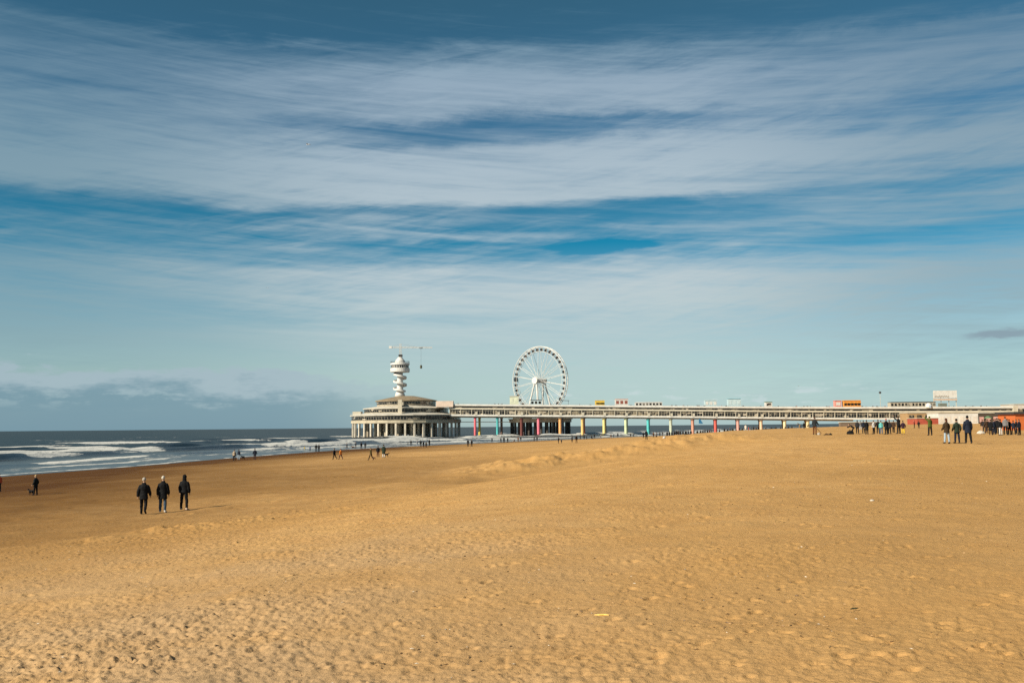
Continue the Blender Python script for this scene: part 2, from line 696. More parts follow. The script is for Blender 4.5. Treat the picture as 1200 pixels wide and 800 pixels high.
def sea_material():
    m, nt, bs = new_mat('sea_water')
    p = geo_pos(nt)
    at = nt.nodes.new('ShaderNodeAttribute')
    at.attribute_name = 'foam'
    mp = nt.nodes.new('ShaderNodeMapping')
    mp.inputs['Rotation'].default_value = (0, 0, R(-14))
    mp.inputs['Scale'].default_value = (1, .42, 1)
    nt.links.new(p, mp.inputs[0])
    n1 = noise(nt, mp.outputs[0], .55, 5, .65, .4)
    n2 = noise(nt, mp.outputs[0], .16, 5, .7, .6)
    nn = math_node(nt, 'ADD', math_node(nt, 'MULTIPLY', n1, .65), math_node(nt, 'MULTIPLY', n2, .35))
    f = math_node(nt, 'ADD', at.outputs['Fac'], math_node(nt, 'MULTIPLY', math_node(nt, 'MULTIPLY', math_node(nt, 'SUBTRACT', nn, .5), 3.0), mrange(nt, at.outputs['Fac'], .02, .25)))
    f = mrange(nt, f, .34, .80)
    sh = nt.nodes.new('ShaderNodeAttribute')
    sh.attribute_name = 'shallow'
    water = mixc(nt, sh.outputs['Fac'], SEA_DEEP, SEA_SHALLOW)
    col = mixc(nt, f, water, (.53, .545, .53))
    nt.links.new(col, bs.inputs['Base Color'])
    bs.inputs['Roughness'].default_value = .95
    bs.inputs['Specular IOR Level'].default_value = .0
    b = nt.nodes.new('ShaderNodeBump')
    b.inputs['Strength'].default_value = 1.0
    b.inputs['Distance'].default_value = .30
    w1 = noise(nt, mp.outputs[0], .45, 5, .62)
    w2 = noise(nt, mp.outputs[0], .09, 3, .5)
    nt.links.new(math_node(nt, 'ADD', w1, math_node(nt, 'MULTIPLY', w2, 2.0)), b.inputs['Height'])
    nt.links.new(b.outputs[0], bs.inputs['Normal'])
    # the choppy surface hides much of its own mirror sheen, so only part of the Fresnel share reflects
    gl = nt.nodes.new('ShaderNodeBsdfGlossy')
    gl.inputs['Roughness'].default_value = .22
    nt.links.new(b.outputs[0], gl.inputs['Normal'])
    fn = nt.nodes.new('ShaderNodeFresnel')
    fn.inputs['IOR'].default_value = 1.33
    nt.links.new(b.outputs[0], fn.inputs['Normal'])
    share = math_node(nt, 'MULTIPLY', fn.outputs[0], mixv(nt, sh.outputs['Fac'], .30, .55))
    share = math_node(nt, 'MULTIPLY', share, math_node(nt, 'SUBTRACT', 1.0, f))
    ms = nt.nodes.new('ShaderNodeMixShader')
    nt.links.new(share, ms.inputs[0])
    nt.links.new(bs.outputs[0], ms.inputs[1])
    nt.links.new(gl.outputs[0], ms.inputs[2])
    out_ = [n for n in nt.nodes if n.type == 'OUTPUT_MATERIAL'][0]
    nt.links.new(ms.outputs[0], out_.inputs[0])
    return m


SEA_DEEP = (.012, .017, .017)
SEA_SHALLOW = (.055, .052, .040)
sea = grid_obj('sea', np.stack([X, Y, z], 1), Q, sea_material())
tag(sea, kind='structure')
attr(sea, 'foam', np.clip(foam, 0, 1))
attr(sea, 'shallow', 1 - sstep(5, 90, q))
# ------------------------------------------------------------------ light and sky
SUN_EL = R(33)
SUN_AZ = R(180 + 55)                       # clockwise from the view direction: behind and to the left
sun_dir = Vector((math.sin(SUN_AZ) * math.cos(SUN_EL), math.cos(SUN_AZ) * math.cos(SUN_EL), math.sin(SUN_EL)))
ld = bpy.data.lights.new('sun', 'SUN')
ld.energy = 4.8
ld.angle = R(.53)
ld.color = (1.0, .87, .68)
lo = bpy.data.objects.new('sun', ld)
COL.objects.link(lo)
lo.rotation_euler = (-sun_dir).to_track_quat('-Z', 'Y').to_euler()
lo.location = (-60, -60, 80)

world = bpy.data.worlds.new('World')
SC.world = world
world.use_nodes = True
nt = world.node_tree
for n in list(nt.nodes):
    nt.nodes.remove(n)
out = nt.nodes.new('ShaderNodeOutputWorld')
bg = nt.nodes.new('ShaderNodeBackground')
nt.links.new(bg.outputs[0], out.inputs[0])
SKY_S = .10
bg.inputs['Strength'].default_value = SKY_S
st = nt.nodes.new('ShaderNodeTexSky')
st.sky_type = 'NISHITA'
st.sun_disc = False
st.sun_elevation = SUN_EL
st.sun_rotation = SUN_AZ
st.air_density = 1.0
st.dust_density = .6
st.ozone_density = 2.0
tc = nt.nodes.new('ShaderNodeTexCoord')
dirv = tc.outputs['Generated']
sx = nt.nodes.new('ShaderNodeSeparateXYZ')
nt.links.new(dirv, sx.inputs[0])
el = math_node(nt, 'MULTIPLY', math_node(nt, 'ARCSINE', sx.outputs[2]), 180 / PI)      # degrees
azd = math_node(nt, 'MULTIPLY', math_node(nt, 'ARCTAN2', sx.outputs[0], sx.outputs[1]), 180 / PI)
# a flat cloud layer seen in perspective, streaks running across the view
zz = math_node(nt, 'ADD', math_node(nt, 'MAXIMUM', sx.outputs[2], 0.0), .15)
cx = math_node(nt, 'DIVIDE', sx.outputs[0], zz)
cy = math_node(nt, 'DIVIDE', sx.outputs[1], zz)
cv = nt.nodes.new('ShaderNodeCombineXYZ')
nt.links.new(cx, cv.inputs[0])
nt.links.new(cy, cv.inputs[1])


def layer(rot, sx_, sy_, scale, detail, rough, dist=0.0, off=0.0):
    mp = nt.nodes.new('ShaderNodeMapping')
    mp.inputs['Rotation'].default_value = (0, 0, R(rot))
    mp.inputs['Scale'].default_value = (sx_, sy_, 1)
    mp.inputs['Location'].default_value = (off, off * .7, off)
    nt.links.new(cv.outputs[0], mp.inputs[0])
    return noise(nt, mp.outputs[0], scale, detail, rough, dist)


warp = layer(4, .35, 1.0, .9, 3, .55, .0, 3.0)
warp2 = layer(-8, .5, 1.3, 2.4, 4, .6, .3, 9.0)
elw = math_node(nt, 'ADD', el, math_node(nt, 'MULTIPLY', math_node(nt, 'SUBTRACT', warp, .5), math_node(nt, 'MULTIPLY', el, .20)))
elw = math_node(nt, 'ADD', elw, math_node(nt, 'MULTIPLY', math_node(nt, 'SUBTRACT', warp2, .5), math_node(nt, 'MULTIPLY', el, .13)))
wl = nt.nodes.new('ShaderNodeCombineXYZ')
nt.links.new(math_node(nt, 'MULTIPLY', azd, .11), wl.inputs[0])
nt.links.new(math_node(nt, 'MULTIPLY', el, .30), wl.inputs[1])
w3 = noise(nt, wl.outputs[0], 1.0, 7, .68, .6)
elw = math_node(nt, 'ADD', elw, math_node(nt, 'MULTIPLY', math_node(nt, 'SUBTRACT', w3, .5), math_node(nt, 'MULTIPLY', el, .11)))
t = math_node(nt, 'DIVIDE', elw, 26.0, clamp=True)


def yb(y):                                  # elevation of a height in the view, as ramp position
    e = math.degrees(math.atan((400 - y) / F)) + math.degrees(PITCH)
    return min(1, max(0, e / 26.0))


def band(stops):
    return ramp(nt, t, sorted((yb(y), c) for y, c in stops), 'EASE')


bl = band(((-30, 0), (20, .0), (50, .07), (75, .42), (100, .50), (125, .46), (150, .60), (185, .70), (215, .74), (231, .60), (250, .20), (266, .30), (290, .38), (320, .46), (350, .50), (400, .42), (440, .40), (500, .30)))
bc = band(((-30, .04), (20, .09), (55, .18), (80, .44), (105, .72), (130, .64), (147, .30), (160, .34), (180, .66), (205, .80), (228, .78), (247, .22), (257, .28), (270, .48), (285, .24), (300, .30), (318, .55), (345, .66), (390, .60), (450, .50), (500, .35)))
br = band(((-30, 0), (20, 0), (60, .14), (85, .56), (110, .66), (140, .62), (160, .40), (175, .46), (200, .72), (226, .62), (245, .42), (262, .50), (282, .46), (302, .36), (318, .48), (345, .62), (395, .50), (450, .45), (500, .40)))
f1 = mrange(nt, azd, -19, -4)
f2 = mrange(nt, azd, 5, 21)
dens = mixc(nt, f2, mixc(nt, f1, bl, bc), br)
st1 = layer(6, .28, 1.0, 3.2, 6, .62, .5, 1.0)
st2 = layer(-14, .45, 1.0, 8.5, 5, .65, .8, 5.0)
st3 = layer(35, .30, 1.0, 5.0, 5, .6, .5, 7.0)
streak = math_node(nt, 'ADD', math_node(nt, 'MULTIPLY', st1, .48), math_node(nt, 'ADD', math_node(nt, 'MULTIPLY', st2, .27), math_node(nt, 'MULTIPLY', st3, .25)))
sg = nt.nodes.new('ShaderNodeSeparateColor')
nt.links.new(dens, sg.inputs[0])
dn = math_node(nt, 'ADD', sg.outputs[0], math_node(nt, 'MULTIPLY', math_node(nt, 'SUBTRACT', streak, .5), 1.3), clamp=True)

def fibre(rot, ka, ke, detail, rough, dist, off):
    c_, s_ = math.cos(R(rot)), math.sin(R(rot))
    u = math_node(nt, 'ADD', math_node(nt, 'MULTIPLY', azd, c_), math_node(nt, 'MULTIPLY', el, s_))
    v = math_node(nt, 'SUBTRACT', math_node(nt, 'MULTIPLY', el, c_), math_node(nt, 'MULTIPLY', azd, s_))
    cc = nt.nodes.new('ShaderNodeCombineXYZ')
    nt.links.new(math_node(nt, 'MULTIPLY', u, ka), cc.inputs[0])
    nt.links.new(math_node(nt, 'MULTIPLY', v, ke), cc.inputs[1])
    cc.inputs[2].default_value = off
    return noise(nt, cc.outputs[0], 1.0, detail, rough, dist)


fa = fibre(1.5, .042, .60, 8, .64, .25, 2.0)
fb = fibre(-4, .095, 1.9, 7, .68, .5, 8.0)
fc = fibre(12, .17, 1.7, 7, .66, .5, 14.0)
fd = fibre(0, .055, .16, 5, .6, .6, 21.0)
cmask = mrange(nt, fd, .35, .62)
fib = math_node(nt, 'ADD', math_node(nt, 'MULTIPLY', math_node(nt, 'SUBTRACT', fa, .5), .85), math_node(nt, 'MULTIPLY', math_node(nt, 'SUBTRACT', fb, .5), .85))
fib = math_node(nt, 'ADD', fib, math_node(nt, 'MULTIPLY', math_node(nt, 'SUBTRACT', fc, .5), math_node(nt, 'MULTIPLY', cmask, .85)))
fib = math_node(nt, 'MULTIPLY', fib, mrange(nt, el, 1.5, 7.5, .26, .80))
fib = math_node(nt, 'ADD', fib, math_node(nt, 'MULTIPLY', math_node(nt, 'SUBTRACT', fd, .5), .22))
# one deep blue hole in the middle of the gap
hx = math_node(nt, 'DIVIDE', math_node(nt, 'SUBTRACT', azd, 5.3), 3.3)
hy = math_node(nt, 'DIVIDE', math_node(nt, 'SUBTRACT', elw, 10.15), .42)
hole = mrange(nt, math_node(nt, 'ADD', math_node(nt, 'MULTIPLY', hx, hx), math_node(nt, 'MULTIPLY', hy, hy)), 1.3, .1)
dn = math_node(nt, 'ADD', math_node(nt, 'ADD', sg.outputs[0], math_node(nt, 'MULTIPLY', math_node(nt, 'SUBTRACT', streak, .5), .45)), fib)
dn = math_node(nt, 'SUBTRACT', dn, math_node(nt, 'MULTIPLY', hole, .45), clamp=True)

# clear air, graded by height
KE = .841
tint = ramp(nt, math_node(nt, 'DIVIDE', el, 26.0, clamp=True), [(yb(500), (.58, .78, 1.0)), (yb(440), (.54, .66, .70)), (yb(400), (.50, .60, .62)), (yb(330), (.28, .52, .56)), (yb(285), (.03, .38, .47)), (yb(240), (.11, .39, .445)), (yb(150), (.175, .40, .455)), (yb(0), (.185, .385, .38))])
clear = mixc(nt, 1.0, st.outputs[0], tint, 'MULTIPLY')
stops_c = [(yb(500), (.349, .448, .468)), (yb(430), (.376, .468, .495)), (yb(330), (.404, .463, .51)), (yb(200), (.324, .395, .474)), (yb(100), (.239, .315, .413)), (yb(0), (.09, .19, .276))]
cloudc = ramp(nt, math_node(nt, 'DIVIDE', el, 26.0, clamp=True), [(p, (KE * c[0] * .99, KE * c[1] * 1.02, KE * c[2] * .975)) for p, c in stops_c])
# cloud colour darkened left and, less, right, to paint in lens vignette
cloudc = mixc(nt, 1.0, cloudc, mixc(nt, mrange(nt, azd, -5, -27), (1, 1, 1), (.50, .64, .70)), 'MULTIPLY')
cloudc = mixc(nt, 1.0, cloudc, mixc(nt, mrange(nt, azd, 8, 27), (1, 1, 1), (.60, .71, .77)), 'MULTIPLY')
cs = nt.nodes.new('ShaderNodeVectorMath')
cs.operation = 'SCALE'
cs.inputs[3].default_value = 1.0 / SKY_S
nt.links.new(cloudc, cs.inputs[0])
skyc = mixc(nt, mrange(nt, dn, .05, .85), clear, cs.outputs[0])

# distant low bank of grey-blue cloud over the sea on the left, with a lumpy top
lump = nt.nodes.new('ShaderNodeCombineXYZ')
nt.links.new(math_node(nt, 'MULTIPLY', azd, .16), lump.inputs[0])
nt.links.new(math_node(nt, 'MULTIPLY', el, .55), lump.inputs[1])
ln = noise(nt, lump.outputs[0], 1.0, 6, .6)
ln2 = noise(nt, lump.outputs[0], 3.2, 5, .65)
top = math_node(nt, 'ADD', mrange(nt, azd, -8, -24, 2.7, 3.3), math_node(nt, 'MULTIPLY', math_node(nt, 'SUBTRACT', ln, .5), 3.4))
above = math_node(nt, 'SUBTRACT', el, top)
bankm = mrange(nt, math_node(nt, 'ADD', above, math_node(nt, 'MULTIPLY', math_node(nt, 'SUBTRACT', ln2, .5), 1.3)), .22, -.18)
bankm = math_node(nt, 'MULTIPLY', bankm, mrange(nt, azd, -2., -14.))
bankc = mixc(nt, mrange(nt, math_node(nt, 'ADD', above, math_node(nt, 'MULTIPLY', ln2, 2.2)), -.5, .75), tuple(KE * c / SKY_S for c in (.135, .235, .298)), tuple(KE * c / SKY_S for c in (.30, .385, .435)))
puff = math_node(nt, 'MULTIPLY', mrange(nt, ln2, .50, .66), mrange(nt, math_node(nt, 'ABSOLUTE', math_node(nt, 'SUBTRACT', el, 1.75)), .85, .1))
bankc = mixc(nt, math_node(nt, 'MULTIPLY', puff, .55), bankc, tuple(KE * c / SKY_S for c in (.27, .37, .41)))
skyc = mixc(nt, math_node(nt, 'MULTIPLY', bankm, .80), skyc, bankc)
# faint small heaps over the pier
hm = math_node(nt, 'MULTIPLY', mrange(nt, ln2, .52, .68), mrange(nt, math_node(nt, 'ABSOLUTE', math_node(nt, 'SUBTRACT', el, 1.5)), 1.1, .2))
hm = math_node(nt, 'MULTIPLY', hm, math_node(nt, 'MULTIPLY', mrange(nt, azd, -3, 1), mrange(nt, azd, 24, 18)))
skyc = mixc(nt, math_node(nt, 'MULTIPLY', hm, .5), skyc, tuple(KE * c / SKY_S for c in (.50, .57, .59)))
# one dark ragged scrap of cloud on the right
dx = math_node(nt, 'DIVIDE', math_node(nt, 'SUBTRACT', azd, 26.3), 2.1)
dy = math_node(nt, 'DIVIDE', math_node(nt, 'SUBTRACT', el, math_node(nt, 'ADD', 4.55, math_node(nt, 'MULTIPLY', math_node(nt, 'SUBTRACT', ln2, .5), .9))), .36)
dd = math_node(nt, 'ADD', math_node(nt, 'MULTIPLY', dx, dx), math_node(nt, 'MULTIPLY', dy, dy))
dm = mrange(nt, dd, 1.1, .1)
skyc = mixc(nt, math_node(nt, 'MULTIPLY', dm, .75), skyc, tuple(KE * c / SKY_S for c in (.19, .25, .30)))
nt.links.new(skyc, bg.inputs[0])

vs = SC.view_settings
SC.display_settings.display_device = 'sRGB'
vs.view_transform = 'Standard'
vs.look = 'None'
vs.exposure = 0.6
vs.gamma = 1.0
vs.use_curve_mapping = False
SC.render.engine = 'CYCLES'
SC.cycles.use_denoising = False
SC.cycles.max_bounces = 5
SC.cycles.diffuse_bounces = 2
SC.cycles.sample_clamp_indirect = 6.0
SC.render.film_transparent = False
# ------------------------------------------------------------------ people and dogs
SKIN = paint('skin', (.42, .26, .18), .6, .08, 6.0, grime=.05)


def hand(mb, wrist, d, side):
    """palm, four unequal curled fingers, a thumb from the side of the palm"""
    d = d.normalized()
    fw = Vector((0, 1, 0))
    fw = (fw - d * fw.dot(d)).normalized()
    inn = d.cross(fw) * (-side)
    k = wrist + d * .085
    mb.tube([wrist, wrist + d * .045, k], [.028, .037, .034], 8, flat=.6)
    for i, L in enumerate((.066, .076, .071, .056)):
        o = k + fw * (.027 - .018 * i) - d * .01
        mb.tube([o, o + d * L * .5 + inn * .004, o + d * L * .82 + inn * .02, o + d * L + inn * .03], [.0095, .009, .008, .006], 6)
    o = wrist + d * .03 + fw * .026
    mb.tube([o, o + d * .028 + fw * .02, o + d * .062 + fw * .024 + inn * .008], [.0115, .010, .007], 6)


def figure(thigh=(0, 0), knee=(0, 0), abd=(3, 3), arm=(0, 0), elbow=(12, 12), aabd=(10, 10), lean=2, coat=.10, hairlen=.04, turn=0, bulk=1.0, hood=False, seat=False):
    """returns the meshes of one pose; front is +Y, feet on z = 0"""
    B, J, T, H, S = MB(), MB(), MB(), MB(), [MB(), MB()]
    ln = R(lean)
    up = Vector((0, math.sin(ln), math.cos(ln)))
    fwd = Vector((0, math.cos(ln), -math.sin(ln)))
    P = Vector((0, 0, .92))
    legs = []
    low = 9
    for i, sd in enumerate((-1, 1)):
        a, k, b = R(thigh[i]), R(thigh[i] - knee[i]), R(abd[i])
        hp = P + Vector((sd * .088, 0, -.02))
        kn = hp + Vector((sd * math.sin(b), math.sin(a) * math.cos(b), -math.cos(a) * math.cos(b))) * .42
        an = kn + Vector((sd * math.sin(b) * .6, math.sin(k), -math.cos(k))).normalized() * .41
        fd = R(min(0, thigh[i] - knee[i]) * .8)
        toe = an + Vector((sd * .03, math.cos(fd) * .17, -.05 + math.sin(fd) * .17))
        legs.append((hp, kn, an, toe))
        low = min(low, an.z - .085, toe.z - .03)
    if seat:
        low = min(low, P.z - .13)
    off = Vector((0, 0, -low))
    P = P + off
    legs = [tuple(p + off for p in l) for l in legs]

    def ring(h, rx, ry, dy=0.0, n=14):
        c = P + up * h + fwd * dy
        return [c + Vector((rx * math.cos(2 * PI * k / n), 0, 0)) + fwd * (ry * math.sin(2 * PI * k / n)) for k in range(n)]
    tors = [(-.10, .12, .095, 0), (-.02, .165, .115, -.01), (.08, .155, .108, -.005), (.20, .135, .098, 0), (.32, .158, .112, .005), (.42, .165, .110, -.005), (.485, .130, .088, -.012), (.54, .085, .070, -.012), (.575, .058, .06, -.008)]
    B.rings([ring(*t) for t in tors])
    nk = P + up * .55
    hu = (up + Vector((0, .02, .5))).normalized()
    hc = nk + hu * .175 + Vector((0, .012, 0))
    B.tube([nk - up * .04, nk + hu * .05, nk + hu * .10], [.06, .054, .054], 10)
    # head: skull, jaw, nose, ears
    B.ell(hc + Vector((0, -.008, .018)), (.075, .094, .10), 14, 10)
    B.ell(hc + Vector((0, .025, -.055)), (.056, .066, .062), 12, 8)
    B.tube([hc + Vector((0, .085, .02)), hc + Vector((0, .112, -.018)), hc + Vector((0, .09, -.03))], [.010, .017, .012], 6)
    for sd in (-1, 1):
        B.ell(hc + Vector((sd * .076, -.005, -.005)), (.012, .022, .032), 8, 6)
    # arms
    for i, sd in enumerate((-1, 1)):
        sh = P + up * .452 + Vector((sd * .170, 0, 0)) - fwd * .01
        a, b = R(arm[i]), R(aabd[i])
        d1 = Vector((sd * math.sin(b), math.sin(a) * math.cos(b), -math.cos(a) * math.cos(b)))
        el_ = sh + d1 * .29
        a2 = a + R(elbow[i])
        d2 = Vector((sd * math.sin(b) * .35, math.sin(a2), -math.cos(a2))).normalized()
        wr = el_ + d2 * .25
        B.tube([sh - Vector((sd * .05, 0, 0)), sh, sh + d1 * .14, el_, el_ + d2 * .10, wr], [.05, .055, .047, .040, .039, .027], 10)
        hand(B, wr - d2 * .005, d2, sd)
        J.tube([sh - Vector((sd * .085, 0, -.015)), sh - Vector((sd * .01, 0, .012)), sh + d1 * .14, el_, el_ + d2 * .12, wr + d2 * .0], [.060, .068 * bulk, .072 * bulk, .068 * bulk, .064 * bulk, .052], 12)
    for i, (hp, kn, an, toe) in enumerate(legs):
        B.tube([hp + Vector((0, 0, .05)), hp.lerp(kn, .4), kn, kn.lerp(an, .35), an], [.085, .075, .053, .055, .036], 10)
        B.tube([an + Vector((0, -.04, -.04)), an + Vector((0, .03, -.035)), toe], [.035, .04, .028], 8)
        T.tube([hp + Vector((0, -.005, .07)), hp.lerp(kn, .35), kn, kn.lerp(an, .4), an + Vector((0, 0, .005))], [.086, .092, .075, .073, .060], 12)
        s = S[i]
        hb = an + Vector((0, -.055, -.045))
        s.tube([an + Vector((0, 0, .03)), an + Vector((0, 0, -.04))], [.052, .056], 10)
        s.tube([hb, an + Vector((0, .03, -.045)), toe + Vector((0, -.02, .012)), toe + Vector((0, .03, .004))], [.040, .050, .046, .030], 10, flat=.8)
    T.rings([ring(h, rx + .018, ry + .018, dy) for h, rx, ry, dy in ((-.13, .125, .10, 0), (-.03, .165, .115, -.01), (.10, .158, .11, -.005), (.14, .15, .105, 0))])
    # jacket or coat: body, hem, collar, hood
    g = bulk
    jr = [(.10, .178, .132, -.002), (.20, .170, .128, 0), (.32, .180 * g, .138 * g, .003), (.42, .190, .136 * g, -.004), (.485, .158, .112, -.012), (.545, .105, .09, -.012), (.60, .078, .078, -.004)]
    hem = []
    if coat > .05:
        m = max(1, int(coat / .08))
        for q in range(m, -1, -1):
            f = q / m
            hem.append((.02 - coat * f, .188 + .05 * f * min(1, coat / .5), .14 + .06 * f * min(1, coat / .5), -.004))
    J.rings([ring(*t) for t in hem + jr])
    if hood:
        J.ell(hc + Vector((0, -.02, .0)), (.105, .115, .13), 14, 10)
        J.tube([nk, hc + Vector((0, -.03, -.06))], [.10, .105], 12)
    else:
        J.tube([nk + up * .0, nk + hu * .06], [.088, .080], 12)
    # hair
    H.ell(hc + Vector((0, -.022, .030)), (.086, .096, .102), 14, 10)
    if hairlen > .05:
        H.tube([hc + Vector((0, -.06, .02)), hc + Vector((0, -.085, -.08)), hc + Vector((0, -.095, -.02 - hairlen))], [.075, .075, .045], 10, flat=.6)
    out = {}
    grey = cloth((.2, .2, .2))
    out['body'] = remeshed(B, 'body', SKIN, .0125, smooth_it=1)
    out['jacket'] = remeshed(J, 'jacket', grey, .019, .020, 3)
    out['trousers'] = remeshed(T, 'trousers', grey, .018, .016, 2)
    out['hair'] = remeshed(H, 'hair', grey, .016, .012, 1)
    out['shoes'] = [remeshed(s, 'shoe', grey, .013, smooth_it=1) for s in S]
    return out


POSE = dict(
    stand=dict(abd=(4, 4), elbow=(14, 10)),
    standcoat=dict(abd=(3, 4), coat=.42, bulk=1.1, elbow=(20, 16)),
    pocket=dict(abd=(4, 3), arm=(-14, -12), elbow=(48, 44), aabd=(20, 20), coat=.20, bulk=1.12, thigh=(4, -4)),
    walk=dict(thigh=(24, -16), knee=(8, 22), arm=(-18, 20), elbow=(14, 26), coat=.16, lean=4),
    walkcoat=dict(thigh=(16, -10), knee=(6, 42), arm=(-8, 10), elbow=(22, 20), aabd=(16, 16), coat=.22, bulk=1.18, lean=4),
    coatblue=dict(abd=(4, 5), thigh=(5, -6), knee=(2, 6), arm=(-4, 4), elbow=(16, 16), aabd=(13, 13), coat=.30, bulk=1.15),
    puffer=dict(abd=(10, 10), thigh=(8, -6), knee=(3, 5), arm=(-4, 2), elbow=(24, 12), aabd=(12, 12), coat=.10, bulk=1.18, hood=True),
    wide=dict(abd=(9, 9), thigh=(14, -10), knee=(6, 6), arm=(14, 24), elbow=(50, 40), aabd=(14, 12), coat=.14, bulk=1.12, lean=6),
    bend=dict(abd=(8, 8), thigh=(30, 20), knee=(40, 34), arm=(60, 64), elbow=(10, 20), aabd=(6, 6), coat=.08, lean=58),
    crouch=dict(abd=(14, 14), thigh=(98, 84), knee=(128, 122), arm=(46, 52), elbow=(40, 30), lean=30, coat=.06),
    sit=dict(abd=(10, 10), thigh=(92, 84), knee=(58, 50), arm=(24, 30), elbow=(50, 44), lean=10, coat=.05, seat=True),
    armup=dict(abd=(5, 5), arm=(120, 20), elbow=(30, 30), aabd=(12, 12), coat=.18),
    longhair=dict(abd=(5, 5), thigh=(3, -3), elbow=(50, 40), arm=(4, 4), aabd=(10, 10), coat=.20, bulk=1.1, hairlen=.20),
)
_PROTO = {}
BLACK = (.010, .011, .013)
CHAR = (.022, .023, .026)
NAVY = (.014, .019, .034)
DKGRN = (.022, .034, .024)
OLIVE = (.085, .068, .026)
JEAN = (.085, .13, .20)
LJEAN = (.30, .38, .46)
WHITE = (.50, .50, .49)
TAN = (.36, .25, .13)
ORNG = (.60, .19, .035)
RED = (.40, .035, .028)
TURQ = (.12, .42, .42)
GREY = (.17, .17, .18)
YEL = (.66, .47, .05)
BRN = (.075, .042, .025)
DKHAIR = (.018, .013, .010)
BLOND = (.42, .31, .17)
SILVER = (.36, .34, .31)
WARN = []


def person(px, foot, hp, pose, rot, jc, tc_, hc_, label, group=None, small=False, shoe=CHAR, depth=None, loc=None, base=1.75, name='person', crest=False):
    """foot pixel and height come from the photo; the figure stands where that ray meets the beach"""
    if loc is None and crest:
        best = None
        for Yd in np.linspace(430, 190, 121):      # beyond the crest, with only head and chest showing over it
            q = pt(px, 500, Yd)
            hz = height1(q.x, Yd)
            e = abs((hz + 1.72) - pt(px, foot - hp, Yd).z)
            if best is None or e < best[0]:
                best = (e, q.x, Yd, hz)
        loc = Vector(best[1:])
        hp = 1.76 * F / loc.y
    if loc is None:
        hit = ground_hit(px, foot)
        if hit is None:
            WARN.append((px, foot, 'miss'))
            return None
        p, D = hit
        if depth:
            q = pt(px, foot, depth)
            p = Vector((q.x, depth, height1(q.x, depth)))
    else:
        p = loc
    pr = {'crouch': 1.06, 'sit': .93, 'bend': 1.16}.get(pose, 1.76)
    need = hp * p.y / F                       # metres the photo asks for
    sc = need / pr
    lim = (.80, 1.14) if pose not in ('crouch', 'sit', 'bend') else (.75, 1.25)
    if base < 1.4:
        lim = (.45, .85)
    if not lim[0] <= sc <= lim[1]:
        WARN.append((px, foot, round(sc, 2), round(p.y)))
        sc = min(max(sc, lim[0]), lim[1])
    if pose not in _PROTO:
        _PROTO[pose] = figure(**POSE[pose])
    ms = _PROTO[pose]
    t = thing(name, p, label, 'person', R(rot), group, sc)
    for nm, key, c in (('body', 'body', None), ('jacket', 'jacket', jc), ('trousers', 'trousers', tc_), ('hair', 'hair', hc_)):
        o = link(nm, ms[key], t)
        if c is not None:
            o.material_slots[0].link = 'OBJECT'
            o.material_slots[0].material = cloth(c)
    if not small:
        for m in ms['shoes']:
            o = link('shoe', m, t)
            o.material_slots[0].link = 'OBJECT'
            o.material_slots[0].material = cloth(shoe)
    return t


def make_dog(name, px, foot, hpx, rot, color, label):
    hit = ground_hit(px, foot)
    p, D = hit
    sc = min(1.35, max(.5, hpx * p.y / F / .62))
    mb = MB()
    body = [(-.30, .45, .085, .10), (-.22, .455, .115, .125), (-.05, .45, .10, .115), (.12, .43, .115, .15), (.22, .44, .11, .15), (.30, .48, .075, .10)]
    mb.rings([[(rx * math.cos(2 * PI * k / 12), y, z + rz * math.sin(2 * PI * k / 12)) for k in range(12)] for y, z, rx, rz in body])
    mb.tube([(0, .22, .50), (0, .33, .58), (0, .40, .64)], [.085, .07, .062], 10)
    mb.ell((0, .43, .655), (.062, .08, .066), 10, 8)
    mb.tube([(0, .46, .65), (0, .55, .625), (0, .575, .622)], [.045, .034, .022], 8)
    for s in (-1, 1):
        mb.tube([(s * .045, .40, .70), (s * .065, .385, .665), (s * .07, .40, .61)], [.018, .026, .014], 6)
        mb.tube([(s * .075, .20, .42), (s * .075, .18, .28), (s * .072, .215, .17), (s * .072, .20, .03), (s * .072, .235, .02)], [.062, .044, .030, .022, .024], 8)
        mb.tube([(s * .08, -.23, .44), (s * .085, -.17, .30), (s * .08, -.31, .17), (s * .08, -.285, .03), (s * .08, -.25, .02)], [.085, .058, .030, .022, .024], 8)
    mb.tube([(0, -.29, .49), (0, -.40, .56), (0, -.47, .66)], [.03, .024, .012], 7)
    me = remeshed(mb, name, cloth(color), .018, .014, 2)
    o = link(name, me)
    o.location = p
    o.rotation_euler = (0, 0, R(rot))
    o.scale = (sc, sc, sc)
    return tag(o, label, 'dog')


P = person
# the three walkers and the two people at the left edge; rot 0 looks away from the camera
P(168, 602.5, 42.5, 'walkcoat', 12, BLACK, BLACK, SILVER, 'leftmost of the three walkers in black, mid stride, silver hair, all dark clothes', 'three walkers in black', shoe=BLACK)
P(190.5, 600.5, 41.5, 'coatblue', 6, BLACK, (.045, .075, .115), (.50, .48, .43), 'middle walker of three in long black coat, blue jeans, white shoes and pale hair', 'three walkers in black', shoe=WHITE)
P(215.5, 597.5, 40.5, 'puffer', -8, BLACK, BLACK, DKHAIR, 'right walker of three in hooded black puffer jacket with legs apart', 'three walkers in black', shoe=(.45, .38, .33))
P(41.5, 580, 23, 'pocket', 75, (.012, .016, .018), BLACK, BLOND, 'blond woman in long dark coat with black dog on the wet sand at far left')
make_dog('dog', 36.5, 580, 6.5, 70, BLACK, 'black dog beside the woman in dark coat at far left')
P(-1.5, 576, 21, 'stand', 20, (.62, .12, .05), BLACK, DKHAIR, 'person in orange red jacket cut by the left edge of the view')
P(274.5, 539.8, 12.8, 'stand', 20, (.42, .34, .25), BLACK, BRN, 'person in beige jacket and black trousers by the water, left of a pair')
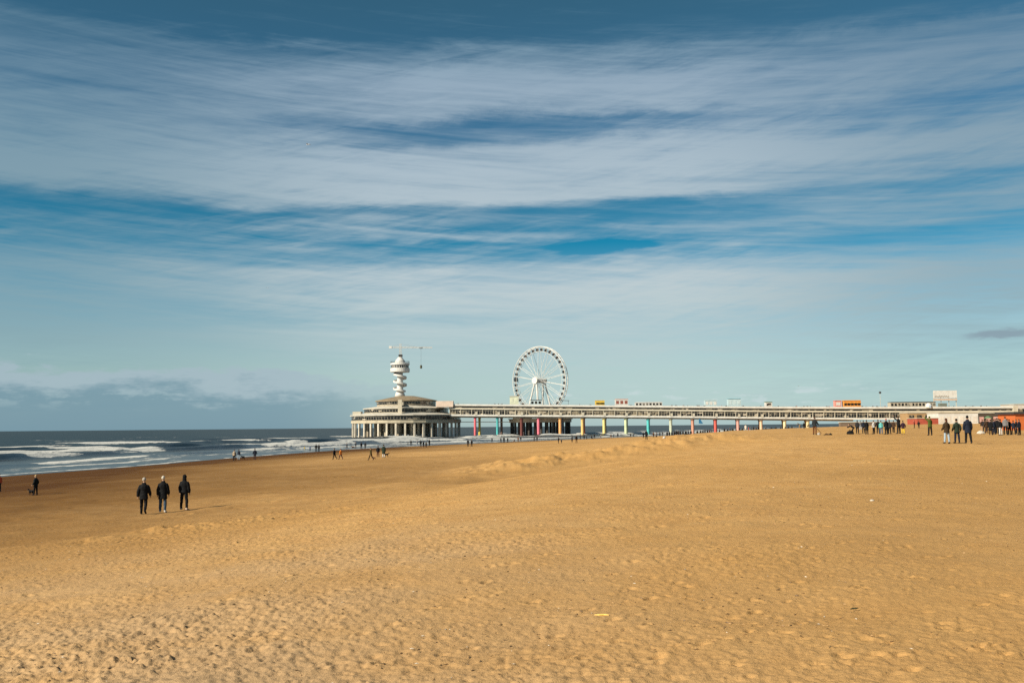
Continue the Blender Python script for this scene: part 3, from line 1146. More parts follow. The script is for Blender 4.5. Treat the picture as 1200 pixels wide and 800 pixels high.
P(279.8, 538.6, 12, 'stand', -15, NAVY, LJEAN, DKHAIR, 'person in navy jacket and pale trousers beside the beige jacket by the water')
make_dog('dog', 284.6, 538.2, 4.2, 60, BLACK, 'small black dog between the pair and the lone navy figure by the water')
P(298.6, 538.6, 13, 'pocket', 10, NAVY, (.05, .03, .03), DKHAIR, 'lone person in navy coat standing at the water edge right of a small dog')
P(357, 528, 5, 'stand', 40, YEL, WHITE, BLOND, 'small child in yellow top playing at the water edge', small=True, base=1.1)
P(363.3, 528.5, 6, 'stand', -30, (.03, .06, .16), NAVY, DKHAIR, 'small child in blue standing in the swash left of a close dark couple', small=True, base=1.1)
P(370.4, 528.8, 9, 'pocket', 10, BLACK, BLACK, DKHAIR, 'left half of a close couple in black standing at the water edge')
P(373.6, 529.2, 9.4, 'stand', -20, CHAR, BLACK, DKHAIR, 'right half of a close couple in black standing at the water edge')
P(392, 538.4, 13.2, 'walkcoat', 60, BLACK, BLACK, DKHAIR, 'person in long black coat walking beside the orange jacket on open sand')
P(399.3, 538.2, 12.6, 'walk', 50, ORNG, (.05, .02, .03), BRN, 'person in bright orange jacket walking on open sand')
P(406.6, 526.4, 7.6, 'walk', 70, NAVY, BLACK, DKHAIR, 'dark figure walking alone at the surf, just above the orange jacket', small=True)
P(417, 525.4, 8, 'stand', 80, BLACK, BLACK, DKHAIR, 'dark figure holding a dog below the left end of the pavilion piles', small=True)
make_dog('dog', 413.8, 525.8, 3.2, 80, (.06, .03, .02), 'brown dog at the surf beside a dark figure below the pavilion')
P(423.4, 525.8, 8.6, 'stand', 10, BLACK, BLACK, DKHAIR, 'black figure with legs apart below the pavilion, left one of a pair', small=True)
P(428, 525.6, 7.4, 'pocket', 0, CHAR, BLACK, DKHAIR, 'shorter charcoal figure below the pavilion, right one of a pair', small=True)
P(434.6, 539.2, 14.6, 'walk', 70, OLIVE, (.03, .02, .016), BRN, 'person in olive coat walking left of two others on the damp sand')
make_dog('dog', 438.4, 538.2, 3, 75, (.10, .05, .03), 'small brown dog at the heels of the olive coat')
P(443, 535.4, 13.2, 'stand', 10, BLACK, (.05, .02, .02), DKHAIR, 'person in black jacket between olive and dark green coats on the damp sand')
P(449.6, 536.2, 15.4, 'standcoat', -10, DKGRN, WHITE, DKHAIR, 'tall person in dark green coat and white trousers on the damp sand')
make_dog('dog', 453, 535.2, 4.2, -70, BLACK, 'black dog at the right of the dark green coat')
lab = [
    (478, 522, 6, 'stand', BLACK, BLACK, 'short dark figure at the foam, leftmost under the middle of the pavilion'),
    (481.6, 522, 7, 'pocket', CHAR, BLACK, 'charcoal figure at the foam, second from left under the middle of the pavilion'),
    (489, 522.6, 7, 'stand', (.30, .30, .32), LJEAN, 'pale grey figure at the foam left of a dark cluster under the pavilion'),
    (493, 523.4, 8, 'stand', BLACK, BLACK, 'tall black figure at the left of the cluster under the pavilion'),
    (496.2, 524, 7.4, 'pocket', BLACK, CHAR, 'dark figure second in the cluster under the pavilion'),
    (499.4, 524.2, 7, 'stand', (.05, .04, .03), BLACK, 'dark brown figure third in the cluster under the pavilion'),
    (503.2, 522.4, 8.2, 'standcoat', BLACK, BLACK, 'long coated black figure at the right of the cluster under the pavilion'),
    (548.4, 523, 8.6, 'stand', BLACK, BLACK, 'taller of two black figures alone on sand left of the pink pillar'),
    (552.8, 523, 8, 'pocket', BLACK, CHAR, 'shorter of two black figures alone on sand left of the pink pillar'),
    (576.6, 518, 5.4, 'stand', CHAR, BLACK, 'single tiny dark figure in the foam before the turquoise leg of the pier'),
    (587, 518.4, 6, 'stand', NAVY, BLACK, 'navy figure, left of three in the foam below the wheel platform'),
    (590.6, 518.8, 7.2, 'standcoat', BLACK, BLACK, 'tall black figure, middle of three in the foam below the wheel platform'),
    (595, 518.6, 6.2, 'stand', CHAR, CHAR, 'charcoal figure, right of three in the foam below the wheel platform'),
    (607.2, 518, 6.6, 'stand', (.13, .06, .03), BRN, 'brown figure in the foam below the left end of the wheel platform'),
    (610.4, 516.6, 5.6, 'pocket', BLACK, BLACK, 'black figure close behind the brown one below the wheel platform'),
    (626, 517, 5.8, 'stand', BLACK, BLACK, 'left of two matching dark figures in the surf below the wheel'),
    (629.4, 517, 5.8, 'stand', BLACK, CHAR, 'right of two matching dark figures in the surf below the wheel'),
    (654.4, 519.4, 8.4, 'wide', BLACK, BLACK, 'dark figure leaning forward beside a child below the orange pillar'),
    (658, 519.4, 4.8, 'stand', NAVY, BLACK, 'small dark child beside the leaning figure below the orange pillar'),
    (670.4, 518, 7.4, 'standcoat', BLACK, CHAR, 'dark long coated figure left of the brown booted one by the water'),
    (675.6, 519, 9.2, 'stand', BLACK, (.10, .05, .025), 'broad dark figure in brown trousers by the water left of the orange and red pillar'),
    (680, 514.6, 6.6, 'stand', NAVY, BLACK, 'navy figure at the water just left of the orange and red pillar'),
    (684.6, 515, 5, 'pocket', BLACK, BLACK, 'black figure right in front of the foot of the orange and red pillar'),
    (687.4, 514.6, 4.8, 'stand', CHAR, BLACK, 'charcoal figure touching the right side of the orange and red pillar'),
    (696.6, 513.6, 5.2, 'stand', BLACK, BLACK, 'dark figure standing between the orange and yellow pillars'),
    (704, 513.8, 4.2, 'stand', (.25, .25, .27), GREY, 'pale grey figure just left of the yellow pillar'),
    (716, 513.6, 5.2, 'stand', (.06, .04, .03), (.2, .12, .07), 'brown legged figure just right of the yellow pillar'),
    (719.2, 512.6, 4.6, 'stand', JEAN, NAVY, 'blue figure between yellow and light green pillars'),
    (724, 512.4, 5.2, 'wide', BLACK, CHAR, 'dark striding figure between yellow and light green pillars'),
    (727.2, 511.4, 4.6, 'pocket', BLACK, BLACK, 'dark figure nearest the light green pillar on its left'),
    (739, 512, 4.6, 'stand', BLACK, BLACK, 'dark figure just right of the light green pillar'),
    (742.6, 511.6, 4.4, 'stand', CHAR, BLACK, 'second dark figure to the right of the light green pillar'),
    (757.6, 515, 9, 'standcoat', BLACK, BLACK, 'large black figure on the sand in front of the turquoise pillar'),
    (753.8, 511.4, 5, 'pocket', BLACK, BLACK, 'dark figure at the left shoulder of the large black one by the turquoise pillar'),
    (765.6, 511, 5, 'stand', (.07, .035, .02), BLACK, 'dark brown figure just right of the turquoise pillar'),
    (769, 510.4, 4.4, 'stand', GREY, BLACK, 'grey topped figure second to the right of the turquoise pillar'),
    (781.6, 509.6, 4.4, 'standcoat', BLACK, BLACK, 'dark coat halfway between the turquoise and grey green pillars'),
    (787.4, 508.8, 4.2, 'stand', NAVY, BLACK, 'navy figure at the foot of the grey green pillar'),
    (792.6, 508.4, 4.4, 'pocket', BLACK, BLACK, 'dark figure first to the right of the grey green pillar'),
    (797, 508.6, 4.2, 'stand', CHAR, BLACK, 'charcoal figure second to the right of the grey green pillar'),
    (800.2, 508.6, 4.2, 'stand', BLACK, CHAR, 'dark figure third to the right of the grey green pillar'),
    (803.6, 508.2, 4.4, 'standcoat', BLACK, BLACK, 'long dark coat left of the brown pillar'),
    (806.4, 507.8, 4.2, 'stand', NAVY, NAVY, 'navy figure nearest the brown pillar on its left'),
    (817, 507.6, 3.8, 'pocket', BLACK, BLACK, 'dark figure right of the brown pillar under the blue kite'),
    (826, 506.8, 3.8, 'stand', BLACK, BLACK, 'dark figure between the brown and red pillars, left of a trio'),
    (829, 506.8, 3.8, 'stand', CHAR, CHAR, 'charcoal figure between the brown and red pillars, middle of a trio'),
    (834, 506.4, 3.4, 'stand', BLACK, NAVY, 'dark figure nearest the red pillar on its left'),
    (849, 506.8, 5.2, 'stand', BLACK, BLACK, 'dark figure just right of the red pillar'),
    (855.4, 505.6, 4.2, 'standcoat', CHAR, BLACK, 'charcoal coat halfway between the red and pink pillars'),
    (858.6, 505.6, 4.2, 'stand', BLACK, BLACK, 'dark figure left of the pink pillar in the right half'),
    (866.6, 504.6, 4.4, 'pocket', BLACK, NAVY, 'dark figure in front of the foot of the pink pillar in the right half'),
    (873.8, 504.4, 7.4, 'standcoat', (.55, .50, .45), TAN, 'pale coated figure with dark head between pink and sand coloured pillars'),
    (877.4, 504.4, 4.2, 'stand', RED, BLACK, 'red topped figure beside the pale coat'),
    (883, 502.8, 3.4, 'stand', CHAR, BLACK, 'tiny charcoal figure halfway between pink and sand coloured pillars'),
    (888.6, 503.4, 4.2, 'standcoat', BLACK, BLACK, 'tiny dark coat just left of the sand coloured pillar'),
    (904, 503, 3.2, 'stand', NAVY, BLACK, 'tiny navy figure right of the sand coloured pillar'),
    (920, 502.4, 3.4, 'pocket', BLACK, BLACK, 'tiny dark figure at the foot of the yellow white pillar'),
    (928, 501.8, 3.2, 'stand', CHAR, BLACK, 'tiny charcoal figure right of the yellow white pillar'),
]
lab += [
    (773, 510.2, 4.2, 'stand', BLACK, BLACK, 'dark figure third to the right of the turquoise pillar'),
    (776.4, 509.8, 4, 'pocket', CHAR, BLACK, 'charcoal figure fourth to the right of the turquoise pillar'),
    (784.4, 509, 4, 'stand', BLACK, NAVY, 'dark figure just left of the grey green pillar'),
    (790, 508.6, 4, 'stand', BLACK, BLACK, 'dark figure touching the right edge of the grey green pillar'),
    (794.8, 508.4, 4, 'walk', (.05, .03, .02), BLACK, 'brown figure squeezed between dark ones right of the grey green pillar'),
    (809.6, 507.8, 4, 'pocket', BLACK, CHAR, 'dark figure touching the left edge of the brown pillar'),
    (820.8, 507.2, 3.6, 'stand', CHAR, BLACK, 'charcoal figure second to the right of the brown pillar'),
    (823.6, 507, 3.6, 'walk', BLACK, BLACK, 'dark striding figure third to the right of the brown pillar'),
    (831.6, 506.6, 3.6, 'stand', (.08, .03, .03), BLACK, 'dark red figure in the group left of the red pillar'),
    (843, 506.4, 3.8, 'standcoat', BLACK, BLACK, 'long dark coat touching the right edge of the red pillar'),
    (852.4, 506, 4, 'pocket', NAVY, BLACK, 'navy figure second to the right of the red pillar'),
    (862.4, 505.2, 3.8, 'stand', BLACK, BLACK, 'dark figure touching the left edge of the pink pillar in the right half'),
    (870, 504.6, 3.6, 'stand', CHAR, CHAR, 'charcoal figure between the pink pillar and the pale coat'),
    (880.2, 503.8, 3.6, 'walk', BLACK, NAVY, 'dark figure right of the red topped one'),
    (886, 503.4, 3.4, 'stand', (.06, .04, .03), BLACK, 'brown figure left of the tiny dark coat by the sand coloured pillar'),
    (897.4, 503.2, 3.4, 'pocket', BLACK, BLACK, 'tiny dark figure touching the right edge of the sand coloured pillar'),
    (909, 502.8, 3.2, 'stand', CHAR, BLACK, 'tiny charcoal figure halfway between sand coloured and yellow white pillars'),
    (914.6, 502.6, 3.2, 'walk', BLACK, BLACK, 'tiny dark striding figure left of the yellow white pillar'),
    (924, 502.2, 3.2, 'stand', BLACK, NAVY, 'tiny dark figure touching the right edge of the yellow white pillar'),
]
for i, (px, ft, h, pose, jc, tcx, l) in enumerate(lab):
    b = 1.1 if ('child' in l or 'short dark' in l) else 1.75
    P(px, ft, h, pose, (i * 67) % 140 - 70, jc, tcx, DKHAIR if i % 4 else BRN, l, 'people strolling near the waterline', small=h < 8, base=b, crest=(px > 764 or px == 753.8))
P(603, 518, 2.6, 'sit', 60, BLACK, (.12, .06, .03), DKHAIR, 'person sitting low by the foam left of the brown figure', 'people strolling near the waterline', True)
P(693, 514.4, 3.2, 'sit', -40, BLACK, BLACK, DKHAIR, 'dark person sitting on the sand between orange and yellow pillars', 'people strolling near the waterline', True)
P(937.6, 501.6, 5.0, 'bend', 60, (.06, .05, .04), TAN, DKHAIR, 'person in tan trousers bending over, left of the upright black figure', small=True)
P(942.2, 502.4, 7.2, 'stand', 10, BLACK, BLACK, DKHAIR, 'small upright black figure left of the man with legs apart', small=True)
P(946.4, 501.2, 3.2, 'crouch', -60, BLACK, BLACK, DKHAIR, 'crouching dark figure right of the small upright black one', small=True)
P(955, 509.6, 21, 'wide', -40, (.020, .024, .028), (.13, .055, .025), BRN, 'man with legs wide apart in dark jacket and brown trousers, beside a slanting pole')
P(977.4, 499.6, 6.4, 'standcoat', 20, BLACK, WHITE, DKHAIR, 'small dark figure alone between the man with the pole and the bent one', small=True)
P(1000.5, 508.6, 9.6, 'bend', 75, BLACK, BLACK, DKHAIR, 'person in black bent over a black bag at the left of the group', small=False)
P(1005, 508, 15.6, 'stand', -30, CHAR, BLACK, DKHAIR, 'slim figure in charcoal right behind the bent person')
P(1008.6, 503.4, 10.5, 'pocket', 20, GREY, LJEAN, BRN, 'smaller grey figure seen just right of the slim charcoal one', small=True)
P(1016, 508.8, 16.4, 'standcoat', 10, BLACK, BLACK, DKHAIR, 'person in long black coat standing alone left of the white top')
P(1024.2, 508.4, 15.6, 'stand', 30, WHITE, BLACK, BRN, 'person in white top and black trousers in the standing group')
P(1029.4, 508.2, 16.4, 'pocket', -20, BLACK, BLACK, DKHAIR, 'black figure between the white top and the turquoise top')
P(1032.8, 508.6, 15.6, 'stand', -10, TURQ, JEAN, DKHAIR, 'person in turquoise top and blue jeans in the standing group')
P(1039, 508.8, 18, 'standcoat', 15, BLACK, BLACK, (.30, .05, .04), 'person in bulky black coat and red hat right of the turquoise top')
P(1042.6, 508.6, 16.4, 'stand', -35, CHAR, BLACK, DKHAIR, 'charcoal figure pressed to the right of the red hat')
P(1053.4, 507.8, 20, 'armup', 20, BLACK, BLACK, DKHAIR, 'tall black figure with raised arm left of the yellow trousers')
P(1058.6, 508.6, 15.6, 'pocket', -15, (.035, .018, .03), YEL, DKHAIR, 'person in dark plum top and bright yellow trousers')
P(1071.6, 501.4, 8.6, 'stand', 60, (.10, .02, .02), BLACK, DKHAIR, 'small dark red figure in front of the brick red wall, left one')
P(1076.8, 501.6, 8.6, 'pocket', -30, BLACK, BLACK, DKHAIR, 'small black figure in front of the brick red wall, right one')
P(1090.2, 510, 22, 'armup', 5, (.06, .085, .018), BLACK, (.07, .10, .02), 'slim person in moss green top standing alone left of the rear view trio')
P(1110, 519.4, 29, 'longhair', 8, (.045, .030, .018), LJEAN, (.07, .03, .018), 'left of the rear view trio, brown jacket, light jeans, long dark hair')
P(1122, 519, 28, 'pocket', 0, DKGRN, NAVY, DKHAIR, 'middle of the rear view trio, dark green jacket and navy trousers')
P(1135, 519.6, 32, 'coatblue', -6, NAVY, BLACK, BLACK, 'tallest at the right of the rear view trio, navy coat and black trousers')
grp = [
    (1151.6, 506.4, 15, 'stand', (.03, .018, .014), (.35, .23, .16), 'brown topped figure with bare legs, leftmost of the right hand crowd'),
    (1156.4, 507.6, 16.4, 'pocket', (.05, .03, .02), BRN, 'dark brown figure second from left in the right hand crowd'),
    (1161.2, 509.6, 18, 'standcoat', BLACK, (.05, .03, .02), 'long black coat with brown trousers in the right hand crowd'),
    (1165.2, 509, 17.4, 'stand', NAVY, NAVY, 'navy figure just right of the long black coat in the crowd'),
    (1169, 508.4, 18.4, 'stand', BLACK, BLACK, 'black figure left of the white trousers in the crowd'),
    (1173, 510, 18.6, 'stand', BLACK, WHITE, 'black jacket with white trousers in the crowd'),
    (1178.6, 509.4, 21, 'stand', (.16, .16, .17), BLACK, 'tallest of the crowd, in grey top and black trousers'),
    (1183.4, 509, 17.6, 'pocket', BLACK, BLACK, 'black figure right of the grey top in the crowd'),
    (1188, 509.2, 16, 'wide', NAVY, BLACK, 'stooping navy figure before the edge of the orange hut'),
    (1195, 509.6, 18.2, 'stand', (.012, .016, .03), BLACK, 'figure in navy standing before the orange hut at the right edge'),
    (1154, 506.8, 15.4, 'stand', CHAR, BLACK, 'charcoal figure half hidden between the two brown ones in the crowd'),
    (1158.6, 507.2, 16, 'walk', BLACK, NAVY, 'dark figure half hidden left of the long black coat in the crowd'),
    (1167, 507.4, 16.6, 'pocket', (.04, .02, .02), BLACK, 'dark brown figure half hidden left of the black one in the crowd'),
    (1171.2, 507.2, 16.4, 'stand', NAVY, BLACK, 'navy figure half hidden behind the white trousers'),
    (1181, 507.6, 16.8, 'standcoat', BLACK, BLACK, 'dark coat half hidden behind the grey top'),
    (1191.4, 507.8, 16.2, 'stand', CHAR, CHAR, 'charcoal figure half hidden at the left of the last navy one'),
    (1012.2, 507.2, 14.6, 'stand', NAVY, BLACK, 'navy figure half hidden left of the lone long black coat'),
    (1047.4, 507, 14.4, 'pocket', (.05, .03, .02), BLACK, 'brown figure between the red hat and the raised arm'),
]
for i, (px, ft, h, pose, jc, tcx, l) in enumerate(grp):
    P(px, ft, h, pose, (i * 53) % 100 - 50, jc, tcx, DKHAIR if i % 3 else BRN, l, 'people standing about on the upper beach')
print('PEOPLE WARN', WARN)
# ------------------------------------------------------------------ the pier
CREAM = paint('cream_paint', (.50, .465, .375), .6, .10, .35, grime=.35)
WHITEP = paint('white_paint', (.60, .60, .575), .55, .10, .35, grime=.34)
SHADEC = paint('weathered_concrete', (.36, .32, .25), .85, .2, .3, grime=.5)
ROOFB = paint('brown_roofing', (.23, .18, .115), .8, .16, .25, grime=.4)
DARKM = paint('dark_steel', (.035, .036, .038), .5, .2, .5)
STEEL = paint('grey_steel', (.30, .31, .31), .45, .12, .6, metal=.3)
WOODP = paint('dark_wet_pile', (.050, .045, .038), .8, .25, .5, grime=.5)


def glass_mat(name, base, var, scale):
    m, nt, bs = new_mat(name)
    p = geo_pos(nt)
    mp = nt.nodes.new('ShaderNodeMapping')
    mp.inputs['Scale'].default_value = (scale, scale, scale * 1.6)
    nt.links.new(p, mp.inputs[0])
    vo = nt.nodes.new('ShaderNodeTexVoronoi')
    vo.inputs['Scale'].default_value = 1.0
    nt.links.new(mp.outputs[0], vo.inputs['Vector'])
    sp = nt.nodes.new('ShaderNodeSeparateColor')
    nt.links.new(vo.outputs['Color'], sp.inputs[0])
    c = mixc(nt, mrange(nt, sp.outputs[0], 1 - var, 1 - var * .55), base, (.20, .17, .12))
    c = mixc(nt, mrange(nt, sp.outputs[1], .86, .97, 0, .8), c, (.48, .42, .33))
    nt.links.new(c, bs.inputs['Base Color'])
    bs.inputs['Roughness'].default_value = .12
    bs.inputs['Specular IOR Level'].default_value = .45
    return m


GLASS = glass_mat('dark_window_glass', (.016, .016, .016), .16, .5)
GLASS2 = glass_mat('window_glass_with_things_inside', (.030, .028, .025), .75, .55)


def Yp(px):
    return 668 - (px - 545) * 0.055


# screen lines measured on the deck: (px, parapet top, lower slab bottom)
PXS = [526, 560, 600, 650, 700, 760, 820, 880, 940, 1000, 1060, 1120, 1189]
TOPL = [472.6, 472.9, 473.2, 473.6, 474.0, 474.6, 475.1, 475.5, 475.8, 475.9, 475.8, 475.5, 475.2]
BOTL = [487.1, 487.4, 487.7, 488.0, 488.2, 488.8, 489.4, 490.2, 490.8, 491.4, 491.6, 491.6, 491.6]


def strip(f0, f1, y0, y1, i0=0, i1=None):
    """a beam that follows the deck: f are fractions of the deck's depth from the parapet top, y its near and far offsets"""
    mb = MB()
    rings = []
    for i in range(i0, (i1 or len(PXS) - 1) + 1):
        Y0 = Yp(PXS[i])
        a = pt(PXS[i], TOPL[i], Y0)
        b = pt(PXS[i], BOTL[i], Y0)
        za, zb = a.z + (b.z - a.z) * f0, a.z + (b.z - a.z) * f1
        rings.append([(a.x, Y0 + y0, zb), (a.x, Y0 + y1, zb), (a.x, Y0 + y1, za), (a.x, Y0 + y0, za)])
    mb.rings(rings)
    return mb


def deck_at(px, f):
    t_ = np.interp(px, PXS, TOPL)
    b_ = np.interp(px, PXS, BOTL)
    return pt(px, t_ + (b_ - t_) * f, Yp(px))


pier = thing('pier', (0, 668, 0), 'long cream two storey pier with coloured pillars running from the beach to the round pavilion', 'pier')
M0 = Matrix.Translation((0, -668, 0))


def pier_part(name, mb, mat, label=None, smooth=False):
    mb.v = [(x, y - 668, z) for x, y, z in mb.v]
    o = mb.build(name, mat, pier, smooth)
    if label:
        o['label'] = label
    return o


PW = 14.0
pier_part('parapet', strip(.045, .17, -.25, .05), WHITEP)
pier_part('rear_parapet', strip(.045, .17, PW - .05, PW + .25), WHITEP)
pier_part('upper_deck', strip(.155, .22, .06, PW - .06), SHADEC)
pier_part('recessed_strip', strip(.22, .345, .55, PW - .6), GLASS)  # dark glossy strip set back between deck and fascia
pier_part('fascia', strip(.345, .465, -.12, PW + .1), CREAM)
pier_part('lower_slab', strip(.885, 1.0, -.35, PW + .3, 0, 10), WHITEP)
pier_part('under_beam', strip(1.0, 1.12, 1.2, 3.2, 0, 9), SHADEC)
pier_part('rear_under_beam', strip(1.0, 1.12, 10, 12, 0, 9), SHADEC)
# handrail on posts over the parapet
mb = MB()
rl = []
for i in range(len(PXS)):
    a = deck_at(PXS[i], -.01)
    rl.append((a.x, a.y - .1, a.z))
mb.tube(rl, .05, 6)
k = PXS[0]
while k < PXS[-1]:
    a, b = deck_at(k, -.01), deck_at(k, .06)
    mb.tube([(a.x, a.y - .1, a.z), (b.x, b.y - .1, b.z)], .035, 5)
    k += 4.3
pier_part('handrail', mb, STEEL)

# glazed lower storey: one window per half bay, its panes in its mesh, posts between
PIL = [558.6, 584.8, 612, 632, 657.4, 683.6, 709, 734.6, 760.8, 787.4, 813.2, 840, 866.4, 893.6, 921.4, 948.6]
edges = [527 + 12.9 * i for i in range(1, 42) if 527 + 12.9 * i < 1062]
ed = [527] + edges
for i in range(len(ed) - 1):
    x0, x1 = ed[i] + .35, ed[i + 1] - .35
    mb = MB()
    c00, c10 = deck_at(x0, .88), deck_at(x1, .88)
    c01, c11 = deck_at(x0, .47), deck_at(x1, .47)
    nx = 4
    # front sheet: a grid whose narrow strips are frame and whose wide cells are glass
    cu = [0]
    for q in range(nx):
        cu += [q / nx + .008, (q + 1) / nx - .008] if q else [.008, 1 / nx - .008]
    cu.append(1)
    cv = [0, .05, .70, .72, .97, 1]
    idx = {}
    for b in range(len(cv)):
        for a in range(len(cu)):
            lo_, hi_ = c00.lerp(c10, cu[a]), c01.lerp(c11, cu[a])
            q = lo_.lerp(hi_, cv[b])
            idx[a, b] = len(mb.v)
            mb.v.append((q.x, q.y + .55, q.z))
    for b in range(len(cv) - 1):
        for a in range(len(cu) - 1):
            g = (a % 2 == 1) and b in (1, 3)
            mb.f.append((idx[a, b], idx[a + 1, b], idx[a + 1, b + 1], idx[a, b + 1]))
            mb.mi.append(1 if g else 0)
    mid = (x0 + x1) / 2
    pier_part('window', mb, [CREAM, GLASS2 if 600 < mid < 790 else GLASS])
    a, b = deck_at(ed[i], .467), deck_at(ed[i], .884)
    mb = MB()
    mb.hexa([(b.x - .16, b.y + .1, b.z), (b.x + .16, b.y + .1, b.z), (b.x + .16, b.y + .5, b.z), (b.x - .16, b.y + .5, b.z),
             (a.x - .16, a.y + .1, a.z), (a.x + .16, a.y + .1, a.z), (a.x + .16, a.y + .5, a.z), (a.x - .16, a.y + .5, a.z)])
    pier_part('post', mb, CREAM)
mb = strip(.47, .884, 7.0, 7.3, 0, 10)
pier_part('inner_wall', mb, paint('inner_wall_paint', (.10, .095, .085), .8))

# pillars standing on the sea bed and the sand, darker rear colours mostly paint in shade
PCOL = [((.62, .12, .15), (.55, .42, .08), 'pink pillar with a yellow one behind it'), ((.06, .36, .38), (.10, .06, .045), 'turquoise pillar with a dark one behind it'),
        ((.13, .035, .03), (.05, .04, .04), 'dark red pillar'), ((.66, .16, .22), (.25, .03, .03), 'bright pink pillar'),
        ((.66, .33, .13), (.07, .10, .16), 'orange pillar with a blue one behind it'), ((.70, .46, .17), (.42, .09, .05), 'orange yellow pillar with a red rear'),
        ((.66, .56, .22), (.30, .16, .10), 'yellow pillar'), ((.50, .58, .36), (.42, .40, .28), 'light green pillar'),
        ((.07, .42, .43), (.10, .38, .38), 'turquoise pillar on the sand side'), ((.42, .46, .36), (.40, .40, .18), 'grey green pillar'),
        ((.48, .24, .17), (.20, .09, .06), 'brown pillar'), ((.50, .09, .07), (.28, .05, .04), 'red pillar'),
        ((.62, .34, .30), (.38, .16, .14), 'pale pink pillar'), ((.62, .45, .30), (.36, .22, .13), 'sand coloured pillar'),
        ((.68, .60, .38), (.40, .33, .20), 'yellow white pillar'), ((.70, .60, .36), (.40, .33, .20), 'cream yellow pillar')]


def pillar_mat(c):
    return paint('pillar_paint', c, .65, .14, .5, grime=.45)


for px, (c1, c2, lb) in zip(PIL, PCOL):
    Y0 = Yp(px)
    top = deck_at(px, 1.0)
    gap = 2.3 if px < 600 else 1.05
    rd = .85 if px < 600 else 1.05
    for j, (dx, dy, c) in enumerate(((-gap / 2, 2.2, c1), (gap / 2 + .35, 11.0, c2))):  # past the first two pairs, the dark rear colour stands for shade
        g = min(0.0, height1(top.x + dx, Y0 + dy)) if True else 0
        base = max(-3.0, min(height1(top.x + dx, Y0 + dy) - .6, 4))
        mb = MB()
        x, y, zt = top.x + dx, Y0 + dy, top.z - .95
        mb.lathe([(rd * 1.02, base), (rd * .97, base + .6), (rd * .94, zt - 1.6), (rd * 1.0, zt - .6), (rd * 1.35, zt)], (x, y, 0), 18)
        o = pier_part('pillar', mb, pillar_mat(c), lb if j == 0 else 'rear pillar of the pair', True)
        cap = MB()
        cap.box((x, y, zt + .02 + .42), (rd * 3.0, rd * 3.0, .84))
        pier_part('pillar_cap', cap, SHADEC)
    if px > 555:
        a = deck_at(px - .4, .80)
        mb = MB()
        mb.box((a.x, a.y - .45, a.z + .2), (1.5, .2, 2.1))
        pier_part('stair_panel', mb, CREAM)

# low service walkway between pavilion and wheel platform
mb = MB()
a, b = pt(540, 494.2, 676), pt(598, 494.2, 676)
mb.tube([a, b], .22, 8)
pier_part('service_pipe', mb, CREAM)
# stout cream end tower where the deck meets the boulevard
a = deck_at(1187.6, 0)
g = height1(a.x, Yp(1187.6))
mb = MB()
mb.box((a.x + 1.0, Yp(1187.6) + 7, (a.z + g) / 2 - .6), (3.0, 15.5, a.z - g + 1.2))
pier_part('end_pier', mb, CREAM)

# ------------------------------------------------------------------ round pavilion at the sea end
PC = pt(476.2, 500, 690)
pc = Vector((PC.x, 690, 0))
pav = thing('round_pavilion', pc, 'round three tiered cream pavilion on white piles at the sea end of the pier', 'pavilion')


def zat(py, Y):
    return pt(476.2, py, Y).z


PAVG = glass_mat('smoky_window_glass', (.012, .012, .013), .06, .4)
R1, R2, R3 = 37.6, 28.8, 20.2
z_b0, z_b1 = zat(495.6, 652.5), zat(491.7, 652.5)
z_w1 = zat(486.5, 652.5)
z_r1 = zat(485.5, 652.5)
z_2a = zat(483.2, 661)
z_2w0, z_2w1 = zat(482.4, 661), zat(478.4, 661)
z_2r = zat(477.4, 661)
z_3a = zat(475.2, 670)
z_3w0, z_3w1 = zat(473.4, 670), zat(469.6, 670)
z_3r = zat(468.4, 670)
z_apex = zat(463.6, 684)


PAVC = paint('weathered_cream_render', (.43, .385, .29), .75, .16, .22, grime=.7)
PAVW = paint('weathered_roof_edge', (.50, .475, .41), .7, .14, .2, grime=.55)


def pav_lathe(name, prof, mat, n=28, smooth=False):
    mb = MB()
    mb.lathe(prof, n=n)
    return mb.build(name, mat, pav, smooth)


pav_lathe('base_slab', [(R1 - 1.5, z_b0), (R1 + .1, z_b0 + .05), (R1 + .25, z_b0 + .5), (R1 + .25, z_b1 - .3), (R1 + .5, z_b1)], PAVC)
pav_lathe('lower_wall', [(R1 - .3, z_b1), (R1 - .3, z_w1)], PAVC)
pav_lathe('lower_roof', [(R1 - .3, z_w1 + .003), (R1 + 1.0, z_w1 + .02), (R1 + 1.0, z_r1), (R2 - .1, z_2a), (R2 - 3, z_2a + .05)], PAVW)
pav_lathe('middle_wall', [(R2, z_2a - .5), (R2, z_2w1)], PAVC)
pav_lathe('middle_roof', [(R2, z_2w1 + .003), (R2 + 1.0, z_2w1 + .02), (R2 + 1.0, z_2r), (R3 - .1, z_3a), (R3 - 3, z_3a + .05)], PAVW)
pav_lathe('upper_wall', [(R3, z_3a - .5), (R3, z_3w1)], SHADEC)
pav_lathe('upper_roof', [(R3, z_3w1 + .003), (R3 + 1.2, z_3w1 + .02), (R3 + 1.2, z_3r), (12, z_3r + (z_apex - z_3r) * .62), (5.5, z_apex), (3, z_apex + .05)], ROOFB)


